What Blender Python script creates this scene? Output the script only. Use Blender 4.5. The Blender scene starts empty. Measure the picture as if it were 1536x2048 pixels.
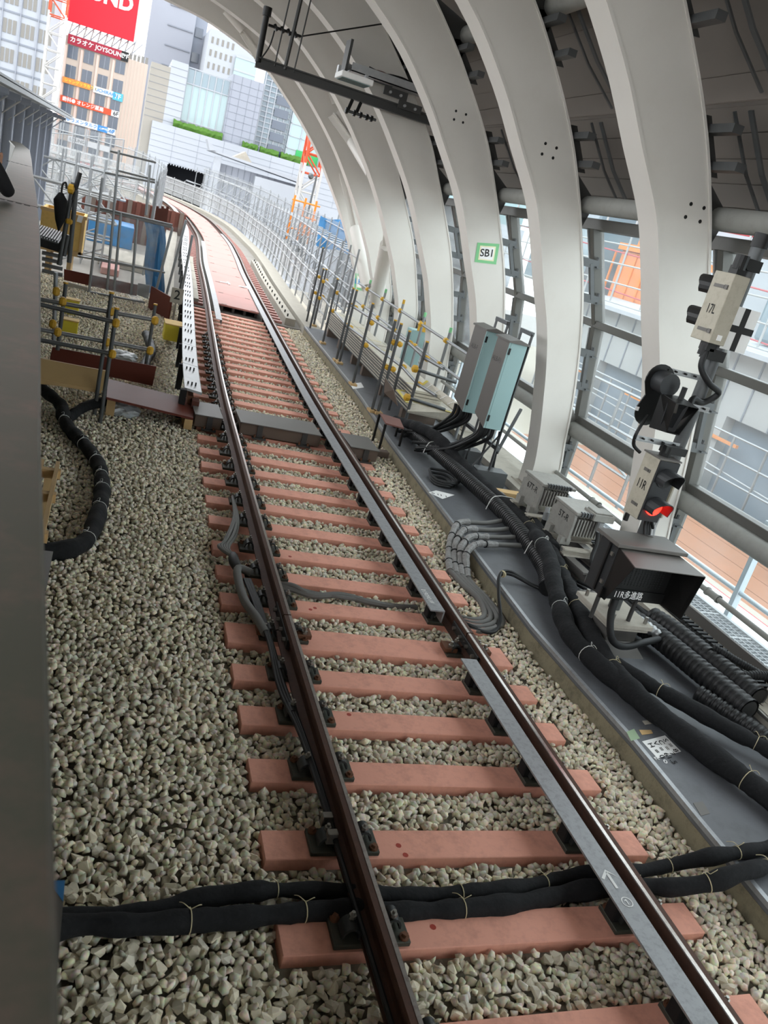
import bpy, bmesh, math, random
import numpy as np
from mathutils import Vector, Matrix
random.seed(7); rng = np.random.default_rng(11)
SC = bpy.context.scene
COL = SC.collection

# ------------------------------------------------------------------ camera, sky, exposure
IW, IH, FPX = 1536, 2048, 1607.8
YAW, PITCH, ROLL = 0.38640, -0.33459, -0.27437
CPOS = np.array([-2.2341, 0.0, 2.7976])
def _cam_axes():
    y, p, r = YAW, PITCH, ROLL
    F = np.array([math.sin(y)*math.cos(p), math.cos(y)*math.cos(p), math.sin(p)])
    R = np.array([math.cos(y), -math.sin(y), 0.0]); D = np.cross(F, R)
    c, s = math.cos(r), math.sin(r)
    return c*R + s*D, -s*R + c*D, F
RA, DA, FA = _cam_axes()
cam_d = bpy.data.cameras.new('camera'); cam = bpy.data.objects.new('camera', cam_d); COL.objects.link(cam)
cam_d.sensor_fit = 'VERTICAL'; cam_d.sensor_height = 36.0; cam_d.sensor_width = 27.0
cam_d.lens = FPX/IH*36.0; cam_d.clip_start = 0.05; cam_d.clip_end = 900
cam_d.dof.use_dof = True; cam_d.dof.focus_distance = 6.5; cam_d.dof.aperture_fstop = 5.6
M = Matrix.Identity(4)
for i in range(3):
    M[i][0] = RA[i]; M[i][1] = -DA[i]; M[i][2] = -FA[i]; M[i][3] = CPOS[i]
cam.matrix_world = M
SC.camera = cam
world = bpy.data.worlds.new('overcast_sky'); SC.world = world; world.use_nodes = True
wn = world.node_tree
bg = wn.nodes['Background']; bg.inputs[0].default_value = (0.93, 0.965, 1.0, 1); bg.inputs[1].default_value = 1.0
SC.view_settings.view_transform = 'Standard'; SC.view_settings.look = 'None'
SC.view_settings.gamma = 1.0; SC.view_settings.use_curve_mapping = False
SC.view_settings.exposure = 2.15

def at(px, py, axis, val):
    """point of the place seen at a photo pixel, on the plane x / y / z = val"""
    d = RA*((px-IW/2)/FPX) + DA*((py-IH/2)/FPX) + FA
    k = 'xyz'.index(axis); t = (val-CPOS[k])/d[k]
    return Vector(CPOS + t*d)

# ------------------------------------------------------------------ materials
def lin(c):
    return tuple(((v/255)/12.92 if v/255 <= 0.04045 else ((v/255+0.055)/1.055)**2.4) for v in c)
MATS = {}
def mat(name, rgb, rough=0.6, metal=0.0, var=0.10, scale=6.0, bump=0.0, bscale=60.0, spec=0.4, dirt_or_sheen=None, dirt_or_sheen_amt=0.35, coat=0.0):
    if name in MATS: return MATS[name]
    m = bpy.data.materials.new(name); m.use_nodes = True; MATS[name] = m
    nt = m.node_tree; N = nt.nodes; L = nt.links; b = N['Principled BSDF']
    c = lin(rgb)
    b.inputs['Roughness'].default_value = rough; b.inputs['Metallic'].default_value = metal
    b.inputs['Specular IOR Level'].default_value = spec
    if coat: b.inputs['Coat Weight'].default_value = coat; b.inputs['Coat Roughness'].default_value = 0.15
    tc = N.new('ShaderNodeTexCoord')
    nz = N.new('ShaderNodeTexNoise'); nz.inputs['Scale'].default_value = scale; nz.inputs['Detail'].default_value = 6
    L.new(tc.outputs['Object'], nz.inputs['Vector'])
    mx = N.new('ShaderNodeMix'); mx.data_type = 'RGBA'
    mx.inputs[6].default_value = (*[v*(1-var) for v in c], 1); mx.inputs[7].default_value = (*[min(1, v*(1+var)) for v in c], 1)
    L.new(nz.outputs['Fac'], mx.inputs[0]); out = mx.outputs[2]
    if dirt_or_sheen is not None:
        n2 = N.new('ShaderNodeTexNoise'); n2.inputs['Scale'].default_value = scale*2.7; n2.inputs['Detail'].default_value = 8
        n2.inputs['Roughness'].default_value = 0.7
        L.new(tc.outputs['Object'], n2.inputs['Vector'])
        rp = N.new('ShaderNodeValToRGB'); rp.color_ramp.elements[0].position = 0.48; rp.color_ramp.elements[1].position = 0.72
        L.new(n2.outputs['Fac'], rp.inputs[0])
        mm = N.new('ShaderNodeMath'); mm.operation = 'MULTIPLY'; mm.inputs[1].default_value = dirt_or_sheen_amt
        L.new(rp.outputs[0], mm.inputs[0])
        m2 = N.new('ShaderNodeMix'); m2.data_type = 'RGBA'; m2.inputs[7].default_value = (*lin(dirt_or_sheen), 1)
        L.new(out, m2.inputs[6]); L.new(mm.outputs[0], m2.inputs[0]); out = m2.outputs[2]
    L.new(out, b.inputs['Base Color'])
    if bump:
        n3 = N.new('ShaderNodeTexNoise'); n3.inputs['Scale'].default_value = bscale; n3.inputs['Detail'].default_value = 4
        L.new(tc.outputs['Object'], n3.inputs['Vector'])
        bp = N.new('ShaderNodeBump'); bp.inputs['Strength'].default_value = bump; bp.inputs['Distance'].default_value = 0.01
        L.new(n3.outputs['Fac'], bp.inputs['Height']); L.new(bp.outputs[0], b.inputs['Normal'])
    return m
def mat_emit(name, rgb, s):
    m = mat(name, rgb, 0.4); b = m.node_tree.nodes['Principled BSDF']
    b.inputs['Emission Color'].default_value = (*lin(rgb), 1); b.inputs['Emission Strength'].default_value = s
    return m
def mat_glass(name, tint, gloss=0.12, haze=0.0):
    m = bpy.data.materials.new(name); m.use_nodes = True; MATS[name] = m
    nt = m.node_tree; N = nt.nodes; L = nt.links; N.remove(N['Principled BSDF'])
    t = N.new('ShaderNodeBsdfTransparent'); t.inputs[0].default_value = (*tint, 1)
    g = N.new('ShaderNodeBsdfGlossy'); g.inputs['Roughness'].default_value = 0.05
    fr = N.new('ShaderNodeLayerWeight'); fr.inputs[0].default_value = gloss
    x = N.new('ShaderNodeMixShader'); L.new(fr.outputs['Fresnel'], x.inputs[0]); L.new(t.outputs[0], x.inputs[1]); L.new(g.outputs[0], x.inputs[2])
    d = N.new('ShaderNodeBsdfTranslucent'); d.inputs[0].default_value = (0.9, 0.93, 0.95, 1)
    x2 = N.new('ShaderNodeMixShader'); 
    nz = N.new('ShaderNodeTexNoise'); nz.inputs['Scale'].default_value = 3.0; nz.inputs['Detail'].default_value = 7
    mm = N.new('ShaderNodeMath'); mm.operation = 'MULTIPLY'; mm.inputs[1].default_value = haze*2
    L.new(nz.outputs['Fac'], mm.inputs[0]); L.new(mm.outputs[0], x2.inputs[0])
    L.new(x.outputs[0], x2.inputs[1]); L.new(d.outputs[0], x2.inputs[2])
    L.new(x2.outputs[0], N['Material Output'].inputs[0])
    return m
def mat_mesh_fabric(name, rgb, alpha, cell=30.0):
    m = bpy.data.materials.new(name); m.use_nodes = True; MATS[name] = m
    nt = m.node_tree; N = nt.nodes; L = nt.links; b = N['Principled BSDF']
    b.inputs['Base Color'].default_value = (*lin(rgb), 1); b.inputs['Roughness'].default_value = 0.8
    t = N.new('ShaderNodeBsdfTransparent'); x = N.new('ShaderNodeMixShader')
    nz = N.new('ShaderNodeTexNoise'); nz.inputs['Scale'].default_value = cell
    tc = N.new('ShaderNodeTexCoord'); L.new(tc.outputs['Object'], nz.inputs['Vector'])
    rp = N.new('ShaderNodeMath'); rp.operation = 'MULTIPLY_ADD'; rp.inputs[1].default_value = 0.5; rp.inputs[2].default_value = alpha-0.25
    L.new(nz.outputs['Fac'], rp.inputs[0]); L.new(rp.outputs[0], x.inputs[0]); L.new(t.outputs[0], x.inputs[1]); L.new(b.outputs[0], x.inputs[2])
    L.new(x.outputs[0], N['Material Output'].inputs[0])
    return m

mat('sleeper', (234,168,147), 0.75, var=0.06, scale=3, bump=0.15, bscale=40, dirt_or_sheen=(168,118,102), dirt_or_sheen_amt=0.4)
mat('rail_rust', (82,56,45), 0.6, 0.35, var=0.2, scale=9, dirt_or_sheen=(58,46,40), dirt_or_sheen_amt=0.6, bump=0.1)
mat('rail_polish', (176,170,166), 0.28, 0.9, var=0.1, scale=14, dirt_or_sheen=(120,96,82), dirt_or_sheen_amt=0.5)
mat('guard_steel', (150,151,153), 0.5, 0.35, var=0.12, scale=9, dirt_or_sheen=(96,97,99), dirt_or_sheen_amt=0.6)
mat('clip_steel', (58,60,60), 0.5, 0.4, var=0.2, scale=20)
mat('plate_green', (70,72,64), 0.6, 0.2, var=0.15, scale=15, dirt_or_sheen=(96,82,68), dirt_or_sheen_amt=0.4)
mat('bolt_steel', (150,148,142), 0.35, 0.8)
mat('rust_bolt', (108,72,52), 0.7, 0.2, var=0.2, scale=40)
mat('walkway', (98,100,104), 0.5, 0.0, var=0.10, scale=2.2, dirt_or_sheen=(78,79,80), dirt_or_sheen_amt=0.6, bump=0.08)
mat('kerb_concrete', (142,133,110), 0.85, var=0.2, scale=3, dirt_or_sheen=(88,82,68), dirt_or_sheen_amt=0.7, bump=0.3)
mat('plinth', (176,170,158), 0.8, var=0.1, scale=2.5, dirt_or_sheen=(140,134,122), dirt_or_sheen_amt=0.5, bump=0.1)
mat('rib_paint', (212,208,201), 0.5, var=0.03, scale=1.2, dirt_or_sheen=(205,200,192), dirt_or_sheen_amt=0.4)
mat('rib_edge', (196,188,180), 0.5, var=0.04, scale=2)
mat('dark_steel', (62,62,61), 0.5, 0.1, var=0.1, scale=5)
mat('mullion', (92,91,87), 0.45, 0.2, var=0.06, scale=5)
mat('galv', (168,170,171), 0.42, 0.55, var=0.15, scale=14)
mat('galv_dark', (92,94,95), 0.5, 0.5, var=0.15, scale=10)
mat('roof_plank', (112,106,100), 0.6, var=0.06, scale=3)
mat('tube_grey', (142,142,137), 0.5, var=0.08, scale=3, dirt_or_sheen=(112,112,106), dirt_or_sheen_amt=0.4)
mat('black', (17,17,17), 0.45, var=0.15, scale=10)
mat('black_matte', (22,22,22), 0.8, var=0.2, scale=20)
mat('rubber', (26,27,28), 0.55, var=0.15, scale=12)
mat('wrap_cloth', (20,21,23), 0.9, var=0.25, scale=14, bump=0.6, bscale=26, dirt_or_sheen=(44,44,46), dirt_or_sheen_amt=0.35)
mat('conduit', (32,32,33), 0.45, var=0.1, scale=8, dirt_or_sheen=(66,64,60), dirt_or_sheen_amt=0.35)
mat('grey_cable', (108,107,104), 0.6, var=0.1, scale=12)
mat('grey_tape', (146,145,143), 0.55, var=0.2, scale=30, bump=0.8, bscale=45, dirt_or_sheen=(70,70,70), dirt_or_sheen_amt=0.6)
mat('string', (196,184,150), 0.9)
mat('tie_white', (222,222,218), 0.6)
mat('teal', (148,178,178), 0.42, 0.0, var=0.05, scale=3)
mat('cab_grey', (104,101,97), 0.5, 0.1, var=0.06, scale=3)
mat('device_grey', (150,148,142), 0.55, 0.15, var=0.1, scale=9, dirt_or_sheen=(112,108,100), dirt_or_sheen_amt=0.4)
mat('signal_cream', (176,170,154), 0.55, 0.0, var=0.08, scale=8, dirt_or_sheen=(136,128,112), dirt_or_sheen_amt=0.4)
mat('signal_dark', (44,46,48), 0.5, var=0.1)
mat('ink', (28,28,28), 0.7)
mat('ink_grey', (84,82,80), 0.8)
mat('white_paint', (236,236,234), 0.6)
mat('chalk', (232,232,230), 0.9)
mat('paper', (240,240,238), 0.8)
mat('tape_green', (128,196,140), 0.6)
mat('tape_cream', (236,230,196), 0.7)
mat('yellow_plastic', (206,160,48), 0.5, var=0.12, scale=30)
mat('yellow_wood', (214,178,104), 0.7, var=0.1, scale=4, dirt_or_sheen=(176,140,76), dirt_or_sheen_amt=0.4)
mat('yellow_box', (214,196,58), 0.55, var=0.08)
mat('timber', (196,164,116), 0.75, var=0.15, scale=6)
mat('bamboo', (182,152,104), 0.6, var=0.15, scale=4)
mat('brown_ply', (98,50,40), 0.5, var=0.12, scale=3, spec=0.15)
mat('scaf_tube', (142,145,147), 0.4, 0.6, var=0.12, scale=10)
mat('scaf_dark', (94,96,97), 0.45, 0.5, var=0.12, scale=10)
mat('scaf_light', (151,153,153), 0.5, 0.2, var=0.08, scale=8)
mat('alu_board', (196,190,176), 0.5, 0.25, var=0.1, scale=8, dirt_or_sheen=(160,150,128), dirt_or_sheen_amt=0.35)
mat('board_yellow', (206,190,96), 0.6)
mat('blue_tarp', (52,112,158), 0.5, var=0.2, scale=5, bump=0.5, bscale=12)
mat('deck_pink', (168,120,111), 0.6, var=0.1, scale=2, dirt_or_sheen=(176,116,106), dirt_or_sheen_amt=0.5)
mat('concrete_light', (153,148,137), 0.85, var=0.08, scale=2, dirt_or_sheen=(176,170,156), dirt_or_sheen_amt=0.4)
mat('box_brown', (98,84,74), 0.6, var=0.12, scale=5)
mat('steel_cap', (92,92,82), 0.42, 0.6, var=0.10, scale=3, dirt_or_sheen=(168,128,120), dirt_or_sheen_amt=0.25)  # pinkish mottling puts a reflection into the cap colour
mat('barrier_side', (96,98,88), 0.5, 0.3, var=0.06)
mat('bldg_white', (152,156,162), 0.6, var=0.03, scale=0.3)
mat('bldg_seam', (115,120,129), 0.7)
mat('bldg_grey', (134,138,147), 0.6, var=0.04, scale=0.3)
mat('bldg_greyblue', (127,133,144), 0.6, var=0.04, scale=0.3)
mat('bldg_tile', (178,163,150), 0.7, var=0.04, scale=0.5)
mat('bldg_pillar', (206,178,166), 0.7, var=0.04)
mat('bldg_win', (54,66,82), 0.15, 0.0, var=0.3, scale=0.25, spec=0.8)
mat('bldg_win2', (96,92,84), 0.2, var=0.3, scale=0.3, spec=0.8)
mat('bldg_glass', (129,151,153), 0.12, 0.0, var=0.12, scale=0.2, spec=0.9)
mat('bldg_glass2', (99,118,127), 0.12, 0.0, var=0.15, scale=0.2, spec=0.9)
mat('glass_green', (40,140,76), 0.3, var=0.4, scale=0.5)
mat('hedge', (62,98,28), 0.8, var=0.35, scale=3, bump=1.0, bscale=4)
mat('sign_red', (196,8,34), 0.55, var=0.02)
mat('sign_crimson', (146,27,48), 0.55)
mat('sign_orange', (199,72,37), 0.55)
mat('sign_amber', (206,129,60), 0.55)
mat('sign_cyan', (75,163,189), 0.55)
mat('sign_white', (206,206,206), 0.6)
mat('sign_blue', (60,130,190), 0.55)
mat('yellow_ink', (246,214,70), 0.6)
mat('crane_orange', (177,65,29), 0.5, var=0.05)
mat('crane_white', (168,166,163), 0.5, var=0.03)
mat('orange_paint', (206,118,34), 0.5, var=0.06)
mat('machine_orange', (202,120,61), 0.5, var=0.06)
mat('painted_shade', (18,20,26), 0.9)  # near-black colour standing for shade in the portal and under the deck
mat('yard_brown', (142,98,72), 0.8, var=0.12, scale=0.8, dirt_or_sheen=(160,108,80), dirt_or_sheen_amt=0.4)
mat('yard_pale', (153,146,132), 0.85, var=0.1, scale=0.6)
mat('yard_wall', (153,154,154), 0.7, var=0.06, scale=0.8)
mat('yard_slate', (108,120,132), 0.6, var=0.1)
mat('red_steel', (168,60,67), 0.55, var=0.08)
mat('blue_grey_pipe', (176,188,196), 0.45, 0.3, var=0.06)
mat('rubble', (129,125,118), 0.9, var=0.25, scale=1.5, bump=0.4)
mat('city_ground', (120,118,115), 0.9, var=0.15, scale=0.2)
mat('stone_grey', (138,134,126), 0.8, var=0.08, scale=0.6)
mat('red_timber', (92,50,38), 0.7, var=0.2)
mat('plastic_sheet', (200,204,206), 0.35, var=0.15, scale=9, bump=0.9, bscale=9)
mat('skin', (196,148,122), 0.6, var=0.05)
mat('cloth_black', (24,24,26), 0.85)
mat('cloth_white', (214,212,208), 0.85)
mat('denim', (66,92,132), 0.85)
mat_emit('red_lamp', (255,30,20), 2.2)
mat('tape_pale', (150,172,140), 0.7)
mat('table_brown', (128,88,80), 0.6)
mat('edge_steel', (158,160,163), 0.4, 0.4, var=0.15, scale=6, dirt_or_sheen=(110,112,114), dirt_or_sheen_amt=0.5)
mat('paint_drop', (170,60,44), 0.5)
mat_glass('pane', (0.90, 0.94, 0.94), 0.06, 0.05)
mat_glass('lens_dark', (0.2, 0.2, 0.2), 0.3)
mat_mesh_fabric('white_net', (176,178,178), 0.36, 14)
mat_mesh_fabric('film', (190,196,200), 0.16, 5)
mat_mesh_fabric('wire_mesh', (140,144,146), 0.26, 40)

# ballast: tone per stone (attribute) or per object
def mat_ballast():
    m = bpy.data.materials.new('ballast'); m.use_nodes = True; MATS['ballast'] = m
    nt = m.node_tree; N = nt.nodes; L = nt.links; b = N['Principled BSDF']
    a = N.new('ShaderNodeAttribute'); a.attribute_name = 'tone'
    o = N.new('ShaderNodeObjectInfo')
    ad = N.new('ShaderNodeMath'); ad.operation = 'ADD'; L.new(a.outputs['Fac'], ad.inputs[0]); L.new(o.outputs['Random'], ad.inputs[1])
    fr = N.new('ShaderNodeMath'); fr.operation = 'FRACT'; L.new(ad.outputs[0], fr.inputs[0])
    r = N.new('ShaderNodeValToRGB'); e = r.color_ramp.elements
    e[0].position = 0; e[0].color = (*lin((172,164,146)), 1); e[1].position = 1; e[1].color = (*lin((226,216,194)), 1)
    for p, c in ((0.2, (190,181,161)), (0.4, (204,198,184)), (0.6, (196,187,165)), (0.8, (214,203,178))):
        k = e.new(p); k.color = (*lin(c), 1)
    L.new(fr.outputs[0], r.inputs[0])
    tc = N.new('ShaderNodeTexCoord'); nz = N.new('ShaderNodeTexNoise'); nz.inputs['Scale'].default_value = 45; nz.inputs['Detail'].default_value = 6
    L.new(tc.outputs['Object'], nz.inputs['Vector'])
    mx = N.new('ShaderNodeMix'); mx.data_type = 'RGBA'; mx.blend_type = 'MULTIPLY'; mx.inputs[0].default_value = 0.55
    L.new(r.outputs[0], mx.inputs[6]); L.new(nz.outputs['Color'], mx.inputs[7])
    hs = N.new('ShaderNodeHueSaturation'); hs.inputs['Saturation'].default_value = 0.95; hs.inputs['Value'].default_value = 1.75
    L.new(mx.outputs[2], hs.inputs['Color']); L.new(hs.outputs[0], b.inputs['Base Color'])
    b.inputs['Roughness'].default_value = 0.9; b.inputs['Specular IOR Level'].default_value = 0.2
    bp = N.new('ShaderNodeBump'); bp.inputs['Strength'].default_value = 0.35; bp.inputs['Distance'].default_value = 0.004
    L.new(nz.outputs['Fac'], bp.inputs['Height']); L.new(bp.outputs[0], b.inputs['Normal'])
mat_ballast()
mat('ballast_bed', (128,122,108), 0.95, var=0.4, scale=30, bump=1.0, bscale=30)

# ------------------------------------------------------------------ mesh helpers
V = Vector
class MB:
    def __init__(s): s.v = []; s.f = []
    def add(s, vs, fs):
        o = len(s.v); s.v += [tuple(p) for p in vs]; s.f += [tuple(o+i for i in f) for f in fs]; return s
    def hexa(s, p):
        return s.add(p, [(0,3,2,1),(4,5,6,7),(0,1,5,4),(1,2,6,5),(2,3,7,6),(3,0,4,7)])
    def box(s, x0, x1, y0, y1, z0, z1):
        return s.hexa([(x0,y0,z0),(x1,y0,z0),(x1,y1,z0),(x0,y1,z0),(x0,y0,z1),(x1,y0,z1),(x1,y1,z1),(x0,y1,z1)])
    def obox(s, o, u, v, w):
        """box from corner o with edge vectors u, v, w"""
        o, u, v, w = V(o), V(u), V(v), V(w)
        return s.hexa([o, o+u, o+u+v, o+v, o+w, o+u+w, o+u+v+w, o+v+w])
    def beam(s, a, b, w, h, up=(0,0,1)):
        a, b = V(a), V(b); d = (b-a).normalized(); sd = d.cross(V(up))
        if sd.length < 1e-4: sd = d.cross(V((1,0,0)))
        sd.normalize(); u = sd.cross(d).normalized()
        return s.obox(a - sd*w/2 - u*h/2, sd*w, b-a, u*h)
    def tube(s, path, r, n=8, cap=True):
        P = [V(p) for p in path]; m = len(P); R = r if hasattr(r, '__len__') else [r]*m
        T = []
        for i in range(m):
            t = (P[min(i+1, m-1)]-P[max(i-1, 0)]); T.append(t.normalized() if t.length > 1e-9 else V((0,0,1)))
        u = T[0].cross(V((0,0,1)))
        if u.length < 1e-3: u = T[0].cross(V((1,0,0)))
        u.normalize(); vs = []; fs = []
        for i in range(m):
            u = (u - T[i]*u.dot(T[i])).normalized(); w = T[i].cross(u)
            for k in range(n):
                a = 2*math.pi*k/n; vs.append(P[i] + (u*math.cos(a)+w*math.sin(a))*R[i])
        for i in range(m-1):
            for k in range(n):
                k2 = (k+1) % n; fs.append((i*n+k, i*n+k2, (i+1)*n+k2, (i+1)*n+k))
        if cap: fs.append(tuple(range(n-1, -1, -1))); fs.append(tuple(range((m-1)*n, m*n)))
        return s.add(vs, fs)
    def cyl(s, a, b, r, n=10, r2=None): return s.tube([a, b], [r, r if r2 is None else r2], n)
    def prism(s, poly, vec):
        vec = V(vec); n = len(poly); P = [V(p) for p in poly]
        vs = P + [p+vec for p in P]
        fs = [tuple(range(n-1, -1, -1)), tuple(range(n, 2*n))] + [(i, (i+1) % n, n+(i+1) % n, n+i) for i in range(n)]
        return s.add(vs, fs)
    def loft(s, rings, closed=True, cap=True):
        n = len(rings[0]); vs = [p for r in rings for p in r]; fs = []
        for i in range(len(rings)-1):
            for k in range(n if closed else n-1):
                k2 = (k+1) % n; fs.append((i*n+k, i*n+k2, (i+1)*n+k2, (i+1)*n+k))
        if cap and closed: fs.append(tuple(range(n-1, -1, -1))); fs.append(tuple(range((len(rings)-1)*n, len(rings)*n)))
        return s.add(vs, fs)
    def build(s, name, m, parent=None, smooth=False, bevel=0.0):
        me = bpy.data.meshes.new(name); me.from_pydata(s.v, [], s.f)
        bm = bmesh.new(); bm.from_mesh(me); bmesh.ops.recalc_face_normals(bm, faces=bm.faces)
        if bevel:
            bmesh.ops.bevel(bm, geom=[e for e in bm.edges if e.calc_face_angle(0) > 0.5], offset=bevel, segments=1, affect='EDGES', clamp_overlap=True)
        bm.to_mesh(me); bm.free()
        me.materials.append(MATS[m] if isinstance(m, str) else m)
        if smooth:
            me.polygons.foreach_set('use_smooth', [True]*len(me.polygons))
            me.set_sharp_from_angle(angle=math.radians(42))
        return link(name, me, parent)
def link(name, me, parent=None):
    o = bpy.data.objects.new(name, me); COL.objects.link(o)
    if parent is not None: adopt(o, parent)
    return o
def adopt(o, parent):
    o.parent = parent
    if parent.parent is None: o.matrix_parent_inverse = parent.matrix_basis.inverted()
    return o
def tag(o, label=None, cat=None, group=None, kind=None):
    if label: o['label'] = label
    if cat: o['category'] = cat
    if group: o['group'] = group
    if kind: o['kind'] = kind
    return o
def thing(name, loc, label, cat, group=None, kind=None):
    o = bpy.data.objects.new(name, None); COL.objects.link(o)
    o.empty_display_size = 0.1; o.matrix_basis = Matrix.Translation(V(loc))
    return tag(o, label, cat, group, kind)
def dup(root, offset, rotz=0.0, label=None, group=None):
    def cp(o, par):
        c = o.copy(); COL.objects.link(c)
        if par is not None: c.parent = par; c.matrix_parent_inverse = o.matrix_parent_inverse.copy()
        for ch in KIDS.get(o.name, []): cp(ch, c)
        return c
    KIDS = {}
    for o in root.children_recursive: KIDS.setdefault(o.parent.name, []).append(o)
    r = cp(root, None)
    r.matrix_basis = Matrix.Translation(V(offset)) @ root.matrix_basis @ Matrix.Rotation(rotz, 4, 'Z')
    if label: r['label'] = label
    if group: r['group'] = group
    return r
def text(body, origin, xdir, ydir, size, m, parent, name='lettering', align='LEFT', lift=0.002, sx=1.0, bold=0.012):
    cu = bpy.data.curves.new(name, 'FONT'); cu.body = body; cu.size = size; cu.align_x = align; cu.align_y = 'CENTER'
    cu.resolution_u = 3; cu.offset = bold*size
    t = bpy.data.objects.new('tmp', cu); COL.objects.link(t)
    dg = bpy.context.evaluated_depsgraph_get(); me = bpy.data.meshes.new_from_object(t.evaluated_get(dg))
    bpy.data.objects.remove(t); bpy.data.curves.remove(cu)
    x = V(xdir).normalized(); y = V(ydir).normalized(); n = x.cross(y); x = x*sx; o = V(origin)+n*lift
    MM = Matrix(((x.x, y.x, n.x, o.x), (x.y, y.y, n.y, o.y), (x.z, y.z, n.z, o.z), (0, 0, 0, 1)))
    me.transform(MM); me.name = name; me.materials.clear(); me.materials.append(MATS[m])
    return link(name, me, parent)
ORD = ['first','second','third','fourth','fifth','sixth','seventh','eighth','ninth','tenth','eleventh','twelfth','thirteenth','fourteenth','fifteenth','sixteenth','seventeenth','eighteenth','nineteenth','twentieth']
ORD += ['twenty-'+o for o in ORD[:9]] + ['thirtieth'] + ['thirty-'+o for o in ORD[:9]] + ['fortieth'] + ['forty-'+o for o in ORD[:9]]
def smooth_path(pts, n=8):
    P = [V(p) for p in pts]; out = []
    for i in range(len(P)-1):
        p0 = P[max(i-1, 0)]; p1 = P[i]; p2 = P[i+1]; p3 = P[min(i+2, len(P)-1)]
        for k in range(n):
            t = k/n
            out.append(0.5*((2*p1) + (p2-p0)*t + (2*p0-5*p1+4*p2-p3)*t*t + (3*p1-p0-3*p2+p3)*t**3))
    out.append(P[-1]); return out
def resample(P, step):
    d = [0.0]
    for a, b in zip(P, P[1:]): d.append(d[-1]+(b-a).length)
    n = max(2, int(d[-1]/step)+1); out = []; j = 0
    for i in range(n):
        s = d[-1]*i/(n-1)
        while j < len(d)-2 and d[j+1] < s: j += 1
        t = (s-d[j])/max(1e-9, d[j+1]-d[j]); out.append(P[j].lerp(P[j+1], min(1, t)))
    return out

# ------------------------------------------------------------------ track alignment
_ty = [-3,0,3,6,9,12,16,20,23.5,27,31,36,40,43,46,50,54,60,68]
_tx = [0.02,0,0.02,0.083,0.186,0.31,0.55,0.81,1.0,1.15,1.42,1.72,1.80,1.74,1.50,0.70,-0.7,-3.6,-8.4]
_tz = [0,0,0,0,0,0,0,0,0.05,0.16,0.24,0.29,0.34,0.44,0.58,0.74,0.86,1.0,1.15]
_tp = smooth_path([(x, y, z) for x, y, z in zip(_tx, _ty, _tz)], 10)
_py = np.array([p.y for p in _tp]); _px = np.array([p.x for p in _tp]); _pz = np.array([p.z for p in _tp])
def TP(y, off=0.0, z=0.0):
    x = float(np.interp(y, _py, _px)); h = 0.3
    t = V((float(np.interp(y+h, _py, _px)-np.interp(y-h, _py, _px)), 2*h, 0)).normalized()
    n = V((t.y, -t.x, 0))
    return V((x, y, float(np.interp(y, _py, _pz))+z)) + n*off
def sweep_track(y0, y1, off, prof, step=0.5):
    """closed profile [(lateral, z)...] swept along the track"""
    n = max(2, int((y1-y0)/step)+1); mb = MB(); rings = []
    for i in range(n):
        y = y0+(y1-y0)*i/(n-1); rings.append([TP(y, off+a, b) for a, b in prof])
    return mb.loft(rings)

# ================================================================== THE SETTING: ballast bed, walkway, kerb
FLZ = -0.03                                   # top of the steel walkway right of the track
KERB = [(-3,1.50),(2.7,1.53),(4.0,1.57),(5.0,1.50),(7.8,1.66),(10.4,1.80),(13.2,2.06),(18.8,2.33),(19.6,2.37)]
def kerb_x(y): return float(np.interp(y, [k[0] for k in KERB], [k[1] for k in KERB]))
SLEEPERS = [1.40, 1.93, 2.479, 3.015, 3.567, 4.067, 4.534, 5.036, 5.539, 6.021, 6.503, 7.076, 7.591, 8.123, 8.62, 9.113, 9.62] + [10.13+0.505*i for i in range(20)]
WIDE = 7
bed = MB(); ys = np.linspace(-2.5, 19.9, 24)
for a, b in zip(ys, ys[1:]):
    bed.hexa([(-6.2,a,-0.42),(kerb_x(a)+0.02,a,-0.42),(kerb_x(b)+0.02,b,-0.42),(-6.2,b,-0.42),(-6.2,a,-0.262),(kerb_x(a)+0.02,a,-0.262),(kerb_x(b)+0.02,b,-0.262),(-6.2,b,-0.262)])
floor = bed.build('floor', 'ballast_bed'); tag(floor, 'grey crushed-stone ballast bed under the track', None, None, 'structure')

# crushed stones: real geometry
def stone_variant(seed, flat):
    r = np.random.default_rng(seed); bm = bmesh.new()
    p = r.normal(size=(15, 3)); p /= np.linalg.norm(p, axis=1)[:, None]; p *= r.uniform(0.78, 1.0, (15, 1))
    p *= np.array([1.0, r.uniform(0.68, 0.95), flat])
    for q in p: bm.verts.new(q*0.5)
    bmesh.ops.convex_hull(bm, input=bm.verts[:])
    for v in [v for v in bm.verts if not v.link_faces]: bm.verts.remove(v)
    bmesh.ops.triangulate(bm, faces=bm.faces[:])
    bm.verts.index_update()
    vs = np.array([v.co[:] for v in bm.verts]); fs = np.array([[v.index for v in f.verts] for f in bm.faces]); bm.free()
    return vs, fs
VARS = [stone_variant(100+i, 0.55+0.03*(i % 10)) for i in range(24)]
def stone_height(x, y, cx):
    rel = x-cx
    if abs(rel) < 1.17:
        return -0.228
    if rel < 0: return -0.222 + 0.03*min(1, (-rel-1.17)/0.5)
    return -0.215
pts = []
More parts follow.
